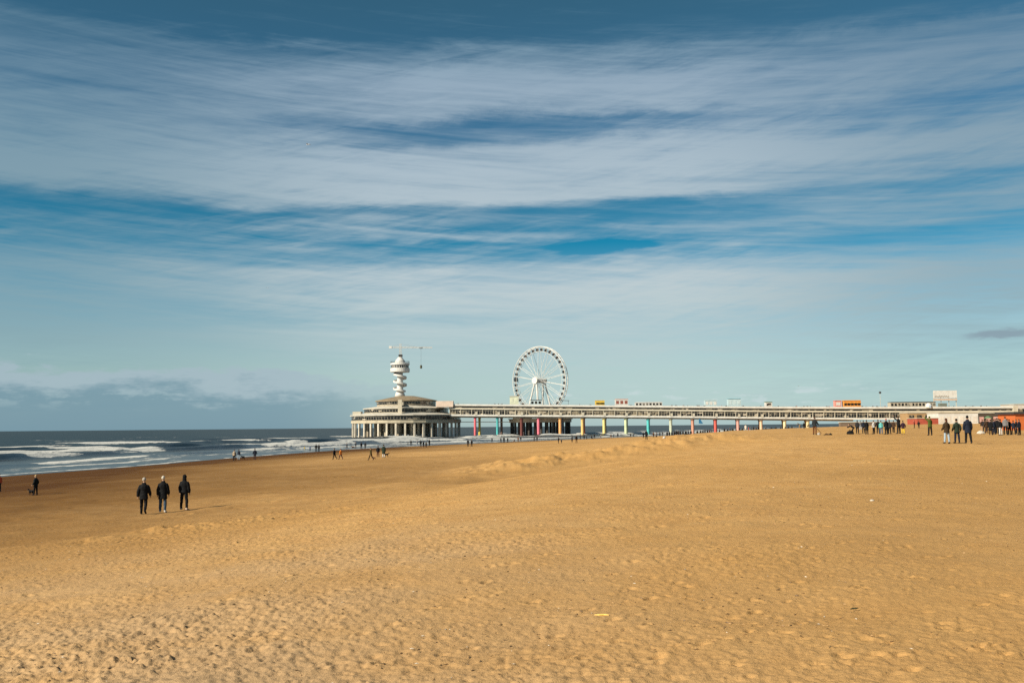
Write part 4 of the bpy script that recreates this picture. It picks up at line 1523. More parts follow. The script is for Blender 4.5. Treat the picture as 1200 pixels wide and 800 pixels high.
def ring_windows(r, z0, z1, n, mat, gap=.14, a_from=180, a_to=360):
    w = 2 * r * math.sin(PI / n) * (1 - gap)
    mb = MB()
    h = z1 - z0
    cu = [-w / 2, -w / 2 + .06, -.04, .04, w / 2 - .06, w / 2]
    cv = [0, .06, h * .72, h * .72 + .05, h - .05, h]
    idx = {}
    for b in range(6):
        for a in range(6):
            idx[a, b] = len(mb.v)
            mb.v.append((cu[a], -.06, cv[b]))
    for b in range(5):
        for a in range(5):
            mb.f.append((idx[a, b], idx[a + 1, b], idx[a + 1, b + 1], idx[a, b + 1]))
            mb.mi.append(1 if a in (1, 3) and b in (1, 3) else 0)
    me = mb.mesh('window', [CREAM, mat])
    for i in range(n):
        a = 360 * (i + .5) / n
        if not (a_from <= a <= a_to):
            continue
        o = link('window', me, pav)
        rr = r * math.cos(PI / n) + .22
        o.location = (rr * math.cos(R(a)), rr * math.sin(R(a)), z0)
        o.rotation_euler = (0, 0, R(a + 90))


ring_windows(R1 - .3, z_b1 + .2, z_w1 - .05, 56, PAVG, .06)
ring_windows(R2, z_2w0, z_2w1 - .1, 44, PAVG, .06)
ring_windows(R3, z_3w0, z_3w1 - .1, 32, PAVG, .06)
mb = MB()
mb.box((-.6, -R1 + 4.5, (z_b1 + z_3r) / 2 + .6), (2.6, 3.0, z_3r - z_b1 - 1.5))
mb.box((-.6, -R3 - 3.2, z_3w0 + .2), (3.0, 9.4, z_3w1 - z_3w0))
mb.build('stair_block', paint('grey_cream_render', (.52, .47, .37), .7, .12, .3), pav)
# flat roofed annexe toward the pier and the raised left corner
mb = MB()
an0, an1 = pt(511, 474.0, 668), pt(531, 469.6, 668)
mb.box(((an0.x + an1.x) / 2 - pc.x, 668 - pc.y + 4, (an0.z + an1.z) / 2 - .8), (an1.x - an0.x, 9, an1.z - an0.z + 1.6))
mb.build('annexe', paint('rosy_render', (.62, .50, .42), .7, .12, .3), pav)
mb = MB()
c0, c1 = pt(413.5, 486.5, 684), pt(423, 482.2, 684)
mb.box(((c0.x + c1.x) / 2 - pc.x + .5, 684 - pc.y, (c0.z + c1.z) / 2), (c1.x - c0.x, 9, c1.z - c0.z))
mb.build('corner_terrace', CREAM, pav)
# thin rail round the lower roof
mb = MB()
for q in (.55, 1.05):
    mb.tube([((R1 + .55) * math.cos(R(a)), (R1 + .55) * math.sin(R(a)), z_r1 + q) for a in range(180, 361, 4)], .05, 5)
mb.build('roof_rail', WHITEP, pav)
for i in range(20):
    a = R(180 + 180 * i / 19)
    rr = R1 - .9
    mb = MB()
    mb.box((rr * math.cos(a), rr * math.sin(a), (z_b0 - 3) / 2), (1.15, 1.15, z_b0 + 3), a)
    mb.build('pile', paint('whitewashed_pile', (.52, .48, .40), .8, .2, .4, grime=.8), pav)
for i in range(20):
    a = R(185 + 170 * i / 19)
    for rr in (R1 - 9, R1 - 17):
        mb = MB()
        mb.lathe([(.95, -3), (.9, z_b0)], (rr * math.cos(a), rr * math.sin(a), 0), 10)
        mb.build('pile', SHADEC, pav)
mb = MB()
mb.lathe([(R1 - 20, 1.5), (R1 - 20, z_b0)], n=40)
mb.build('core_wall', SHADEC, pav)

# ------------------------------------------------------------------ lookout tower on the pavilion roof
TY = 690.0


def tz(py):
    return pt(469, py, TY).z


T0 = pt(468.8, 464, TY)
tow = thing('lookout_tower', (T0.x, TY, tz(465)), 'white lookout tower with spiral stair and round cabin on the pavilion roof', 'tower')
tb = tz(465)


def tl(py):
    return tz(py) - tb


mpx = TY / F
mb = MB()
mb.lathe([(6.4 * mpx, 0), (5.2 * mpx, tl(461)), (3.7 * mpx, tl(456)), (3.3 * mpx, tl(440)), (3.3 * mpx, tl(436))], n=28)
mb.build('shaft', WHITEP, tow, True)
# spiral ramp: a rising band around the shaft
z0, z1 = tl(459.5), tl(436.8)
turns = 2.7
inner, outer = [], []
rings = []
NS = 110
for i in range(NS + 1):
    f = i / NS
    a = R(330) - 2 * PI * turns * f
    z = z0 + (z1 - z0) * f
    ri, ro = 3.2 * mpx, (8.2 - .6 * f) * mpx
    ca, sa = math.cos(a), math.sin(a)
    rings.append([(ri * ca, ri * sa, z), (ro * ca, ro * sa, z), (ro * ca, ro * sa, z + 1.25), ((ro - .25) * ca, (ro - .25) * sa, z + 1.25), ((ro - .25) * ca, (ro - .25) * sa, z + .30), (ri * ca, ri * sa, z + .30)])
mb = MB()
mb.rings(rings)
mb.build('spiral_stair', WHITEP, tow)
mb = MB()
mb.lathe([(4.2 * mpx, tl(436.7)), (10.6 * mpx, tl(436.2)), (11.4 * mpx, tl(435.5)), (11.3 * mpx, tl(431.4)), (10.2 * mpx, tl(431.2)), (10.2 * mpx, tl(427.8)), (11.2 * mpx, tl(427.6)), (11.2 * mpx, tl(425.6)), (6.3 * mpx, tl(424.8)), (5.4 * mpx, tl(422.4)), (3.3 * mpx, tl(419.8)), (1.6 * mpx, tl(417.9))], n=32)
mb.build('cabin', WHITEP, tow)
me = None
for i in range(24):
    a = 360 * (i + .5) / 24
    if not 170 <= a <= 370:
        continue
    if me is None:
        w = 2 * 10.2 * mpx * math.sin(PI / 24) * .66
        h = tl(428.0) - tl(431.0)
        q = MB()
        q.box((0, 0, h / 2), (w, .16, h))
        me = q.mesh('window', GLASS)
    o = link('window', me, tow)
    o.location = (10.2 * mpx * math.cos(R(a)), 10.2 * mpx * math.sin(R(a)), tl(431.0))
    o.rotation_euler = (0, 0, R(a + 90))
mb = MB()
for q in range(28):
    a = 2 * PI * q / 28
    mb.tube([(11.0 * mpx * math.cos(a), 11.0 * mpx * math.sin(a), tl(425.7)), (11.0 * mpx * math.cos(a), 11.0 * mpx * math.sin(a), tl(423.4))], .06, 5)
for py in (424.4, 423.4):
    mb.tube([(11.0 * mpx * math.cos(R(a)), 11.0 * mpx * math.sin(R(a)), tl(py)) for a in range(0, 361, 10)], .06, 5)
mb.build('terrace_rail', DARKM, tow)

# bungee crane above it
CY = TY
cb = pt(469.4, 418.2, CY)
crane = thing('jump_crane', cb, 'slim white crane with long jib and hanging cage on top of the lookout tower', 'crane')


def cl(px, py):
    return pt(px, py, CY) - cb


def lattice(mb, a, b, w0, w1, n):
    a, b = Vector(a), Vector(b)
    d = (b - a).normalized()
    u = d.cross(Vector((0, 1, 0)))
    if u.length < .1:
        u = Vector((1, 0, 0))
    u.normalize()
    v = d.cross(u).normalized()
    cor = [(1, 1), (1, -1), (-1, -1), (-1, 1)]

    def q(f, c):
        w = (w0 + (w1 - w0) * f) / 2
        return a.lerp(b, f) + u * c[0] * w + v * c[1] * w
    for c in cor:
        mb.tube([q(0, c), q(1, c)], .11, 5)
    for i in range(n):
        f, g = i / n, (i + 1) / n
        for k in range(4):
            mb.tube([q(f, cor[k]), q(g, cor[(k + 1) % 4])], .06, 4)


mb = MB()
mb.box((0, 0, .5), (2.0, 2.0, 1.2))
lattice(mb, (0, 0, .4), cl(469.2, 402.6), 1.3, 1.0, 10)
mb.build('mast', WHITEP, crane)
mb = MB()
mb.box((0, 0, .9), (2.6, 2.6, 1.5))
mb.build('slewing_ring', DARKM, crane)
mb = MB()
lattice(mb, cl(457, 406.8), cl(506.5, 407.2), .95, .7, 26)
mb.build('jib', WHITEP, crane)
mb = MB()
a = cl(457.6, 406.8)
mb.box(a, (2.0, 1.4, 1.6))
mb.build('counterweight', WHITEP, crane)
mb = MB()
mb.tube([cl(469.2, 402.8), cl(490, 406.6)], .05, 4)
mb.tube([cl(469.2, 402.8), cl(459, 406.4)], .05, 4)
mb.build('stay_cable', STEEL, crane)
a, b = cl(493.4, 407.8), cl(493.4, 428.2)
mb = MB()
mb.box(a, (2.2, .9, .6))
mb.build('trolley', DARKM, crane)
mb = MB()
mb.tube([a, b], .05, 5)
mb.build('hoist_cable', DARKM, crane)
mb = MB()
c = cl(493.4, 429.6)
mb.lathe([(.15, 1.3), (.75, .75), (.78, -.7), (.6, -1.2)], c, 10)
mb.build('cage', paint('dark_olive_cage', (.07, .07, .04), .6), crane)

# ------------------------------------------------------------------ big wheel on its own platform
WY = 692.0
wc = pt(632.6, 446.0, WY)
WR = 40.0 * WY / F
plz = pt(632, 490.2, 675).z
plat = thing('wheel_platform', (wc.x, WY, 0), 'round low platform on dark piles carrying the big wheel behind the pier', 'platform')
PR = 36.5 * WY / F
mb = MB()
mb.lathe([(PR - 1, plz - 2.6), (PR, plz - 2.5), (PR, plz - .5), (PR + .9, plz - .45), (PR + .9, plz)], n=48)
mb.build('deck_slab', paint('tan_concrete', (.50, .42, .31), .8, .15, .3), plat)
for i in range(15):
    a = R(186 + 168 * i / 14)
    mb = MB()
    mb.lathe([(.85, -3), (.8, plz - 2.5)], ((PR - 1.6) * math.cos(a), (PR - 1.6) * math.sin(a), 0), 12)
    mb.build('pile', WOODP, plat)
for i in range(11):
    a = R(190 + 160 * i / 10)
    mb = MB()
    mb.lathe([(.85, -3), (.8, plz - 2.5)], ((PR - 9) * math.cos(a), (PR - 9) * math.sin(a), 0), 12)
    mb.build('pile', WOODP, plat)
for sx_, w_, h_ in ((-12.5, 13, 3.2), (6, 16, 3.6)):
    mb = MB()
    mb.box((sx_, -PR + 7, plz + h_ / 2), (w_, 6, h_))
    mb.box((sx_, -PR + 7, plz + h_ + .2), (w_ + .8, 6.8, .4))
    mb.build('service_cabin', CREAM, plat)

wheel = thing('ferris_wheel', (wc.x, WY, plz), 'tall white ferris wheel with dark gondolas rising behind the pier', 'ferris wheel', R(-41))
hz = wc.z - plz
RIMW = 1.25


def wring(r, y, tr, n=72):
    return [(r * math.cos(2 * PI * i / n), y, hz + r * math.sin(2 * PI * i / n)) for i in range(n + 1)], tr


for nm, r, tr in (('outer_rim', WR, .28), ('inner_rim', WR - 3.3, .12)):
    for y in (-RIMW, RIMW):
        mb = MB()
        pts, tr = wring(r, y, tr)
        mb.tube(pts, tr, 7)
        mb.build(nm, WHITEP, wheel)
for i in range(36):
    a = 2 * PI * i / 36
    mb = MB()
    for y in (-RIMW, RIMW):
        mb.tube([((WR - 3.3) * math.cos(a), y, hz + (WR - 3.3) * math.sin(a)), (WR * math.cos(a), y, hz + WR * math.sin(a))], .13, 5)
    mb.tube([(WR * math.cos(a), -RIMW, hz + WR * math.sin(a)), (WR * math.cos(a), RIMW, hz + WR * math.sin(a))], .13, 5)
    mb.build('rim_brace', WHITEP, wheel)
for i in range(18):
    a = 2 * PI * (i + .5) / 18
    mb = MB()
    for y in (-RIMW, RIMW):
        mb.tube([(1.1 * math.cos(a), y * 1.9, hz + 1.1 * math.sin(a)), (WR * math.cos(a), y, hz + WR * math.sin(a))], .13, 5)
    mb.build('spoke', WHITEP, wheel)
mb = MB()
mb.tube([(0, -5.2, hz), (0, -2.6, hz), (0, 2.6, hz), (0, 5.2, hz)], [1.0, 1.5, 1.5, 1.0], 18)
mb.build('axle', WHITEP, wheel, False)
mb = MB()
mb.tube([(0, -5.9, hz), (0, -5.25, hz)], [2.3, 2.5], 24)
mb.build('hub_disc', WHITEP, wheel)
mb = MB()
mb.box((0, 5.9, hz), (2.0, 1.4, 2.4))
mb.build('motor_box', paint('brown_steel', (.22, .17, .12), .6), wheel)
for y, yf, s in ((-4.4, -8.5, 5.6), (4.4, 8.5, 4.8)):
    for sd in (-1, 1):
        mb = MB()
        mb.tube([(sd * .6, y, hz), (sd * s, yf, 0)], [.50, .58], 10)
        mb.build('leg', WHITEP, wheel)
gm = MB()
gm.lathe([(.20, 1.05), (.95, .82), (1.12, .30), (1.12, -.55), (.85, -.95), (.3, -1.0)], n=14)
gond = gm.mesh('gondola', [paint('dark_gondola_glass', (.022, .023, .026), .25, .1, .8)])
gt = MB()
gt.lathe([(.25, 1.22), (.8, 1.05), (1.0, .86)], n=14)
gtop = gt.mesh('gondola_roof', WHITEP)
for i in range(36):
    a = 2 * PI * (i + .5) / 36
    o = link('gondola', gond, wheel)
    o.location = ((WR - 1.75) * math.cos(a), 0, hz + (WR - 1.75) * math.sin(a) - .3)
    q = link('gondola_roof', gtop, o)
    if i == 17:
        o['label'] = 'larger all black gondola'
        o.scale = (1.35, 1.35, 1.5)
        q.material_slots[0].link = 'OBJECT'
        q.material_slots[0].material = DARKM
# ------------------------------------------------------------------ stands, huts and people up on the pier
def floor_at(px, back=3.0):
    a = deck_at(px, .155)
    return Vector((a.x * (a.y + back) / a.y, a.y + back, a.z + .004))


def kiosk(name, x0, x1, ytop, wall, roof, label, cat, counter=None, back=3.0, awn=None, dep=3.2, open_frame=False):
    p0, p1 = floor_at(x0, back), floor_at(x1, back)
    c = (p0 + p1) / 2
    w = p1.x - p0.x
    h = pt((x0 + x1) / 2, ytop, c.y - dep / 2).z - c.z
    t = thing(name, c, label, cat)
    if open_frame:
        for a in (-1, 1):
            for b in (-1, 1):
                mb = MB()
                mb.box((a * (w / 2 - .12), b * (dep / 2 - .12), h / 2 - .1), (.16, .16, h - .2))
                mb.build('post', STEEL, t)
    else:
        mb = MB()
        hh = h - .25
        mb.box((0, 0, hh / 2), (w, dep, hh))
        mb.build('wall', wall, t)
        mb = MB()
        nwin = max(1, int(w / 2.2))
        for i in range(nwin):
            m2 = MB()
            ww = w / nwin * .66
            m2.box(((i + .5) * w / nwin - w / 2, -dep / 2 - .03, hh * .60), (ww, .10, hh * .42))
            m2.build('serving_hatch', counter or GLASS, t)
    mb = MB()
    mb.box((0, 0, h - .12), (w + .5, dep + .6, .26), taper=.92)
    mb.build('roof', roof, t)
    if awn:
        mb = MB()
        z = h * .74
        mb.hexa([(-w / 2, -dep / 2 - 1.1, z - .5), (w / 2, -dep / 2 - 1.1, z - .5), (w / 2, -dep / 2 - .09, z - .1), (-w / 2, -dep / 2 - .09, z - .1),
                 (-w / 2, -dep / 2 - 1.1, z - .42), (w / 2, -dep / 2 - 1.1, z - .42), (w / 2, -dep / 2 - .09, z), (-w / 2, -dep / 2 - .09, z)])
        mb.build('awning', awn, t)
    return t


def pp(name, c, r=.6):
    return paint(name, c, r, .1, .8, grime=.2)


YELP, REDP = pp('yellow_paint', (.62, .45, .07)), pp('red_paint', (.45, .06, .04))
LBLUE, ORP = pp('pale_blue_paint', (.41, .55, .60)), pp('orange_paint', (.66, .28, .05))
PINKP, GRNP = pp('pink_paint', (.62, .26, .22)), pp('green_paint', (.10, .18, .09))
PGRN = pp('pale_green_paint', (.58, .62, .48))
kiosk('kiosk', 597.4, 607.8, 463.8, PGRN, CREAM, 'tall pale green stand on the deck at the left foot of the big wheel', 'kiosk', counter=PGRN)
kiosk('ticket_booth', 621.6, 634.6, 468.2, pp('light_blue_wall', (.50, .62, .66)), DARKM, 'low light blue booth with dark flat roof under the big wheel', 'booth')
kiosk('kiosk', 697.4, 708.4, 468.6, YELP, CREAM, 'yellow kiosk with cream roof on the pier deck', 'kiosk', counter=pp('ochre_hatch', (.30, .20, .06)), awn=YELP)
kiosk('kiosk', 720.8, 736, 467.2, WHITEP, pp('rose_roof', (.55, .33, .28)), 'white kiosk with rose red roof edge on the pier deck', 'kiosk', counter=pp('dull_red_hatch', (.22, .07, .05)))
kiosk('kiosk', 744, 776, 470.8, WHITEP, WHITEP, 'long low white kiosk on the pier deck right of the rose roofed one', 'kiosk')
kiosk('kiosk', 825.6, 840, 468.4, LBLUE, LBLUE, 'left one of two pale blue kiosks on the pier deck', 'kiosk', counter=WHITEP)
kiosk('kiosk', 852.4, 868, 466.6, LBLUE, pp('mid_blue_roof', (.16, .42, .55)), 'right and taller one of two pale blue kiosks on the pier deck', 'kiosk', counter=pp('pale_hatch', (.46, .58, .62)))
kiosk('kiosk', 896.4, 904.4, 470.6, WHITEP, GRNP, 'small white kiosk with dark green roof on the pier deck', 'kiosk')
kiosk('stall', 977.6, 985.4, 469.0, PINKP, PINKP, 'pink stall left of the orange stand on the pier deck', 'stall', counter=WHITEP)
kiosk('stall', 987.6, 1008.4, 468.8, ORP, ORP, 'long orange food stand on the pier deck', 'stall', awn=ORP)
kiosk('pavilion', 1041, 1096, 470.6, pp('beige_wall', (.44, .40, .32)), DARKM, 'long low beige building with flat dark roof at the landward end of the deck', 'building', dep=5, back=5)

# dark open canopy left on the right of the wheel
t = thing('canopy', floor_at(661), 'dark sagging canopy on thin posts at the right foot of the big wheel', 'canopy')
z = pt(661, 468.2, 655).z - floor_at(661).z
mb = MB()
mb.hexa([(-2.9, -1.4, z - .2), (3.4, -1.4, z - .55), (3.4, 1.4, z - .55), (-2.9, 1.4, z - .2), (-2.9, -1.4, z), (3.4, -1.4, z - .3), (3.4, 1.4, z - .3), (-2.9, 1.4, z)])
mb.build('canopy_sheet', DARKM, t)
for x, q in ((-2.6, .1), (2.9, .5)):
    mb = MB()
    mb.tube([(x, 0, 0), (x, 0, z - q)], .09, 6)
    mb.build('post', DARKM, t)
mb = MB()
mb.ell((-2.9, 0, z + .35), (.55, .5, .6))
mb.build('lamp', DARKM, t)

# tall light mast
b = floor_at(1032)
zt = pt(1032, 459.4, b.y).z - b.z
t = thing('lamp_mast', b, 'thin tall mast with dark head standing on the deck left of the white sign', 'mast')
mb = MB()
mb.tube([(0, 0, 0), (0, 0, zt - .5)], [.14, .09], 8)
mb.build('pole', CREAM, t)
mb = MB()
mb.lathe([(.2, -.9), (.75, -.7), (.75, .2), (.3, .5)], (0, 0, zt), 12)
mb.build('lamp_head', DARKM, t)

# big white sign on a frame
p0, p1 = floor_at(1094, 4), floor_at(1122.6, 4)
c = (p0 + p1) / 2
w = p1.x - p0.x
zt = pt(1108, 457.4, c.y).z - c.z
zb = pt(1108, 466.2, c.y).z - c.z
t = thing('billboard', c, 'large white sign raised on a steel frame above the deck at right', 'sign')
mb = MB()
mb.box((0, 0, (zt + zb) / 2), (w, .5, zt - zb))
pan = mb.build('panel', WHITEP, t)
mb = MB()
zr = zt - (zt - zb) * .78
pr_ = [(-w / 2 + .5 + (w * .62) * i / 40, zr + .55 * float(fbm(np.array([i * .37]), np.array([4.2]), 2)[0]) + (.30 if (i * 7) % 5 < 2 else -.25)) for i in range(41)]
mb.rings([[(x, -.36, z - .28), (x, -.262, z - .28), (x, -.262, z + .28), (x, -.36, z + .28)] for x, z in pr_])
mb.build('relief_trim', pp('grey_relief', (.34, .32, .28)), pan)
mb = MB()
mb.box((0, -.1, zb - 1.0), (w, .3, 1.3))
mb.build('lower_panel', pp('rosy_panel', (.55, .43, .34)), t)
for x in (-w / 2 + .3, -w / 6, w / 6, w / 2 - .3):
    mb = MB()
    mb.box((x, .75, zt / 2 - .2), (.34, .34, zt - .4))
    mb.build('post', CREAM, t)
mb = MB()
mb.box((-w / 2 + 5.6, .2, 1.6), (4.6, 2.6, 3.2))
mb.build('cabin', pp('greenish_cabin', (.16, .18, .15)), t)

# white domed tent
b = floor_at(1088.4, .6)
t = thing('dome_tent', b, 'small white domed tent on the deck below the left edge of the sign', 'tent')
mb = MB()
zt = pt(1088.4, 472.0, b.y).z - b.z
mb.lathe([(2.1, 0), (2.15, zt * .35), (1.8, zt * .7), (1.0, zt * .94), (.1, zt)], n=20)
mb.build('canvas', WHITEP, t, True)
mb = MB()
mb.box((0, -2.02, zt * .30), (1.1, .3, zt * .55))
mb.build('door', pp('pale_blue_door', (.40, .50, .62)), t)

# gulls
def gull(px, py, Y, span, rz, label, bank=20):
    p = pt(px, py, Y)
    t = thing('gull', p, label, 'bird', R(rz), sc=span / 1.2)
    mb = MB()
    mb.tube([(0, -.24, 0), (0, -.12, .01), (0, .05, .015), (0, .17, .03), (0, .25, .035), (0, .30, .02)], [.012, .055, .075, .05, .045, .012], 10)
    mb.hexa([(-.07, -.40, .0), (.07, -.40, .0), (.03, -.2, .0), (-.03, -.2, .0), (-.07, -.40, .014), (.07, -.40, .014), (.03, -.2, .03), (-.03, -.2, .03)])
    mb.build('body', pp('gull_white', (.62, .62, .60)), t, True)
    for s in (-1, 1):
        mb = MB()
        u = R(bank)
        q = [(.03, .10, -.08, 0), (.28, .14, -.03, .28 * math.tan(u)), (.45, .06, -.08, .28 * math.tan(u) + .03), (.60, -.10, -.14, .28 * math.tan(u) - .02)]
        mb.rings([[(s * x, a, z), (s * x, (a + b_) / 2, z + .02), (s * x, b_, z), (s * x, (a + b_) / 2, z - .006)] for x, a, b_, z in q])
        mb.build('wing', pp('gull_grey', (.28, .29, .31)), t)


gull(361, 169.4, 170, 1.25, 70, 'grey and white gull gliding high at upper left', 14)
gull(313.4, 337.4, 330, 1.2, 20, 'tiny gull in mid air left of the tower', 24)
gull(935.6, 452, 330, 1.2, -40, 'tiny gull over the right half of the pier', 22)

# kite under the deck line
p = pt(821, 493, 300)
g = height1(p.x, 300)
t = thing('kite', (p.x, 300, p.z), 'small dark blue kite hanging low between brown and red pillars', 'kite')
mb = MB()
mb.hexa([(-.55, -.03, -.75), (.75, -.03, -.85), (.70, .03, -.85), (-.55, .03, -.75), (-.50, -.03, .85), (-.1, -.03, .55), (-.1, .03, .55), (-.50, .03, .85)])
mb.build('sail', pp('kite_blue', (.02, .14, .30)), t)
mb = MB()
mb.tube([(0, 0, -.7), (.3, .3, -1.9)], .02, 5)
mb.build('tail', pp('kite_tail', (.02, .10, .22)), t)

# things lying on the sand
def on_sand(px, py):
    return ground_hit(px, py)[0]


def bag(px, py, w, d, h, mat, label, cat='bag', name='bag', rz=0):
    p = on_sand(px, py)
    mb = MB()
    mb.rings([[(w * k * math.cos(2 * PI * i / 14), d * k * math.sin(2 * PI * i / 14), z * h) for i in range(14)] for k, z in ((.92, -.04), (1, .2), (.9, .55), (.62, .85), (.25, 1.0))])
    mb.tube([(-w * .3, 0, h * .9), (-w * .2, 0, h * 1.25), (w * .2, 0, h * 1.25), (w * .3, 0, h * .9)], .025, 6)
    me = remeshed(mb, name, mat, .03, .05, 1)
    o = link(name, me)
    o.location = p
    o.rotation_euler = (0, 0, rz)
    tag(o, label, cat)


bag(996.4, 508.4, .42, .3, .38, cloth(BLACK), 'black bag lying left of the bent person')
bag(959.6, 509.4, .2, .16, .22, cloth((.36, .35, .33)), 'pale bag on the sand beside the man with legs apart')
bag(1149.4, 508.2, .42, .28, .30, cloth((.50, .47, .42)), 'white bundle on the sand left of the crowd by the hut', 'bundle', 'bundle')
bag(969, 509.6, .30, .18, .14, cloth(BRN), 'flat brown bag on the sand right of the slanting pole')
bag(973.4, 509.6, .20, .16, .16, cloth(BLACK), 'small dark bag, rightmost of the things by the slanting pole')
bag(778.4, 513.6, .14, .11, .13, cloth(WHITE), 'white bag on the crest of the sand right of the turquoise pillar')
a = on_sand(963.2, 507.6)
q = pt(957.4, 501.6, a.y - .6)
mb = MB()
mb.tube([tuple(a + Vector((0, 0, -.1))), tuple(q)], [.03, .025], 8)
o = mb.build('pole', pp('brown_wood', (.14, .07, .03)))
tag(o, 'slanting brown pole stuck in the sand beside the man with legs apart', 'pole')
# yellow straw, white litter, dark strap
p = on_sand(705, 723)
mb = MB()
h = [(-.065, .03), (-.02, .01), (.025, .005), (.07, -.025)]
mb.tube([(x, y, height1(p.x + x, p.y + y) - p.z + .022) for x, y in h], [.006, .010, .010, .005], 6)
o = mb.build('straw', pp('straw_yellow', (.70, .48, .10)))
o.location = p
tag(o, 'yellow straw lying on the sand in the foreground', 'straw')
p = on_sand(1001, 714)
mb = MB()
mb.tube([(x, y, height1(p.x + x, p.y + y) - p.z + .012) for x, y in ((-.04, -.015), (-.01, .005), (.02, .005), (.045, .012))], [.004, .007, .007, .003], 6)
o = mb.build('seaweed', pp('weed_green', (.035, .045, .018)))
o.location = p
tag(o, 'short dark green strand of seaweed on the sand in the right foreground', 'seaweed')
p = on_sand(1022, 587)
mb = MB()
mb.ell((0, 0, .015), (.05, .04, .025), 10, 6)
o = mb.build('shell', pp('shell_white', (.48, .45, .39)))
o.location = p
tag(o, 'pale white shell lying alone on the open sand at right', 'shell')

# shells, weed and crumbs too many to count
def crumbs(name, n, mat_list, szr, density, y0, y1):
    mb = MB()
    xs = rng.uniform(-1, 1, n * 4)
    ys = np.exp(rng.uniform(math.log(y0), math.log(y1), n * 4))
    X_ = xs * (.60 * ys + 1)
    k = fbm(X_ / 2.3 + 7, ys / 2.3, 3)
    keep = np.nonzero(rng.random(n * 4) < np.clip(density + k * 1.4 + .3 * (X_ < 0), 0, 1))[0][:n]
    Xk, Yk = X_[keep], ys[keep]
    Zk, Wk = full_height(Xk, Yk)
    for x, y, z, w_ in zip(Xk, Yk, Zk, Wk):
        if w_ < .5:
            continue
        s = rng.uniform(*szr) * (1 + .02 * y)
        a = rng.uniform(0, PI)
        L, Wd, Hh = s * rng.uniform(.9, 2.4), s * rng.uniform(.5, 1.0), s * rng.uniform(.35, .8)
        c_, s_ = math.cos(a), math.sin(a)
        V = []
        for u, v, q_ in ((-1, -.3, 0), (-.2, -1, .1), (1, -.2, 0), (.3, 1, .1), (-.1, .1, 1), (0, 0, -.5)):
            u *= L * rng.uniform(.7, 1.2)
            v *= Wd * rng.uniform(.7, 1.2)
            V.append((x + u * c_ - v * s_, y + u * s_ + v * c_, z + q_ * Hh + .25 * Hh))
        mb.add(V, [(0, 1, 4), (1, 2, 4), (2, 3, 4), (3, 0, 4), (1, 0, 5), (2, 1, 5), (3, 2, 5), (0, 3, 5)], int(rng.integers(0, len(mat_list))))
    o = mb.build(name, mat_list)
    tag(o, kind='stuff')


crumbs('seaweed_crumbs', 5200, [pp('weed_brown', (.10, .058, .026)), pp('wood_brown', (.16, .095, .042)), pp('sand_clod', (.32, .19, .08)), pp('sand_clod_pale', (.40, .25, .11))], (.004, .012), .20, 4.5, 45)
crumbs('shell_fragments', 420, [pp('shell_pale', (.66, .60, .50)), pp('shell_grey', (.40, .36, .30))], (.004, .010), .25, 4.5, 40)

# ------------------------------------------------------------------ buildings at the landward end, under the pier
def low_building(name, x0, x1, y0, y1, Y, dep, wall, label, cat='building', win=0, roof=None, wmat=None):
    a, b = pt(x0, y1, Y), pt(x1, y0, Y)
    g = min(height1(a.x, Y), height1(b.x, Y)) - .6
    c = Vector(((a.x + b.x) / 2, Y + dep / 2, g))
    t = thing(name, c, label, cat)
    w, h = b.x - a.x, b.z - g
    mb = MB()
    mb.box((0, 0, h / 2), (w, dep, h))
    mb.build('wall', wall, t)
    mb = MB()
    mb.box((0, 0, h + .16), (w + .6, dep + .6, .32))
    mb.build('roof', roof or CREAM, t)
    for i in range(win):
        mb = MB()
        mb.box((-w / 2 + w * (i + .5) / win, -dep / 2 - .04, h - (b.z - a.z) * .5), (w / win * .62, .12, (b.z - a.z) * .45))
        mb.build('window', wmat or GLASS, t)
    return t


BRICK = pp('brick_red_wall', (.36, .075, .045))
low_building('beach_cafe', 1075, 1099.6, 490.0, 498.6, 560, 14, BRICK, 'brick red low wall of a beach cafe under the right end of the pier', 'cafe')
low_building('beach_cafe', 1100.4, 1146, 483.6, 498.6, 575, 16, WHITEP, 'white beach cafe with wide pale windows under the right end of the pier', 'cafe', 6, wmat=pp('pale_blind', (.62, .58, .52)))
low_building('beach_cafe', 1064, 1100, 483.6, 492.5, 600, 12, pp('tan_wall', (.36, .24, .12)), 'tan building with dark windows behind the brick red wall', 'cafe', 4)
low_building('beach_cafe', 1146.6, 1187, 483.8, 499, 590, 14, pp('dark_wood_wall', (.07, .055, .04)), 'dark wooden beach cafe behind the crowd at right', 'cafe', 5, wmat=pp('rosy_poster', (.58, .34, .30)))  # panes in one even rosy paint
low_building('storage_wall', 985, 1052, 494.4, 498.2, 560, 3, pp('grey_brown_wall', (.16, .12, .09)), 'long low grey brown wall on the beach behind the standing group', 'wall')
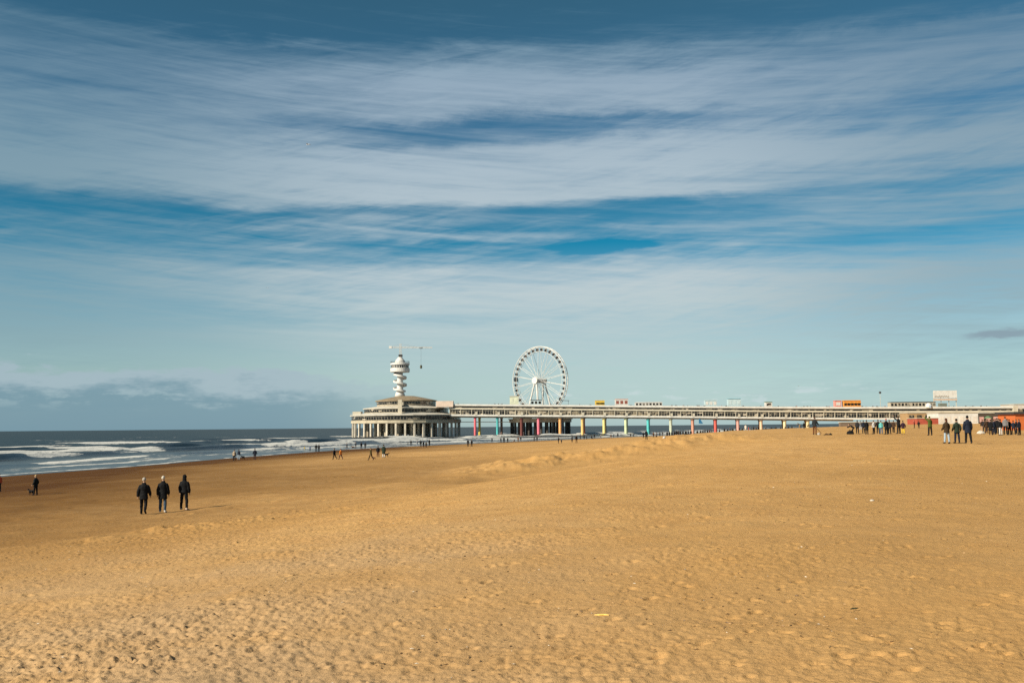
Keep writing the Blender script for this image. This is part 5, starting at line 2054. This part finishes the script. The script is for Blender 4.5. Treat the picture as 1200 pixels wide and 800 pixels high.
hut = low_building('beach_hut', 1190.6, 1262, 484.4, 506, 140, 5, pp('orange_red_boards', (.50, .13, .035)), 'orange red beach hut with dark roof cut by the right edge', 'hut', roof=DARKM)
low_building('boulevard_building', 1189.4, 1290, 472.8, 492, 640, 18, pp('pale_grey_wall', (.55, .52, .48)), 'pale building at the landward end of the pier, cut by the right edge', 'building', 5)

# parasols in front of the cafe
for px, py, top, colr, lb in ((1158.4, 499, 487.0, GRNP, 'dark green parasol in front of the wooden cafe'), (1183.4, 499, 487.4, pp('olive_cloth', (.12, .14, .05)), 'olive parasol at the right end of the wooden cafe')):
    p = pt(px, py, 520)
    g = height1(p.x, 520)
    zt = pt(px, top, 520).z - g
    t = thing('parasol', (p.x, 520, g), lb, 'parasol')
    mb = MB()
    mb.tube([(0, 0, -.3), (0, 0, zt)], .06, 6)
    mb.build('pole', CREAM, t)
    mb = MB()
    mb.lathe([(2.0, zt - 1.3), (1.95, zt - 1.1), (1.1, zt - .4), (.08, zt)], n=8)
    mb.build('canopy', colr, t)

# visitors along the parapet
dk = [525.4, 537, 579.4, 584.2, 587.4, 614, 645, 679.4, 691.4, 739.6, 748.2, 768.2, 787, 793, 800.4, 806, 816.6, 819.8, 825, 845.6, 850.6, 871.2, 891, 912, 932.6, 943.2, 945.6, 949.6, 968.4, 972.2, 1010.2, 1015, 1022.6, 1028.6, 1036.4, 1117.8, 1131.2, 1140.6, 1149.2, 1156.2]
dk = sorted(dk + [x + 1.1 for x in dk[::2]] + [x - 1.3 for x in dk[1::4]])
cols = (BLACK, CHAR, NAVY, (.05, .03, .025), BLACK, (.03, .05, .09), BLACK, (.25, .05, .05), DKGRN)
pk = ['stand', 'pocket', 'standcoat', 'walk']
for i, px in enumerate(dk):
    f = floor_at(px, 1.0 + (i * 37 % 10) * .12)
    P(px, 0, 1.72 * F / f.y * (1 + .05 * ((i * 13) % 5 - 2) / 2), pk[i % 4], (i * 61) % 360, cols[i % 9], BLACK, DKHAIR if i % 3 else BRN,
      'tiny dark figure of a visitor walking along the parapet of the pier deck', 'visitors on the pier deck', True, loc=f)
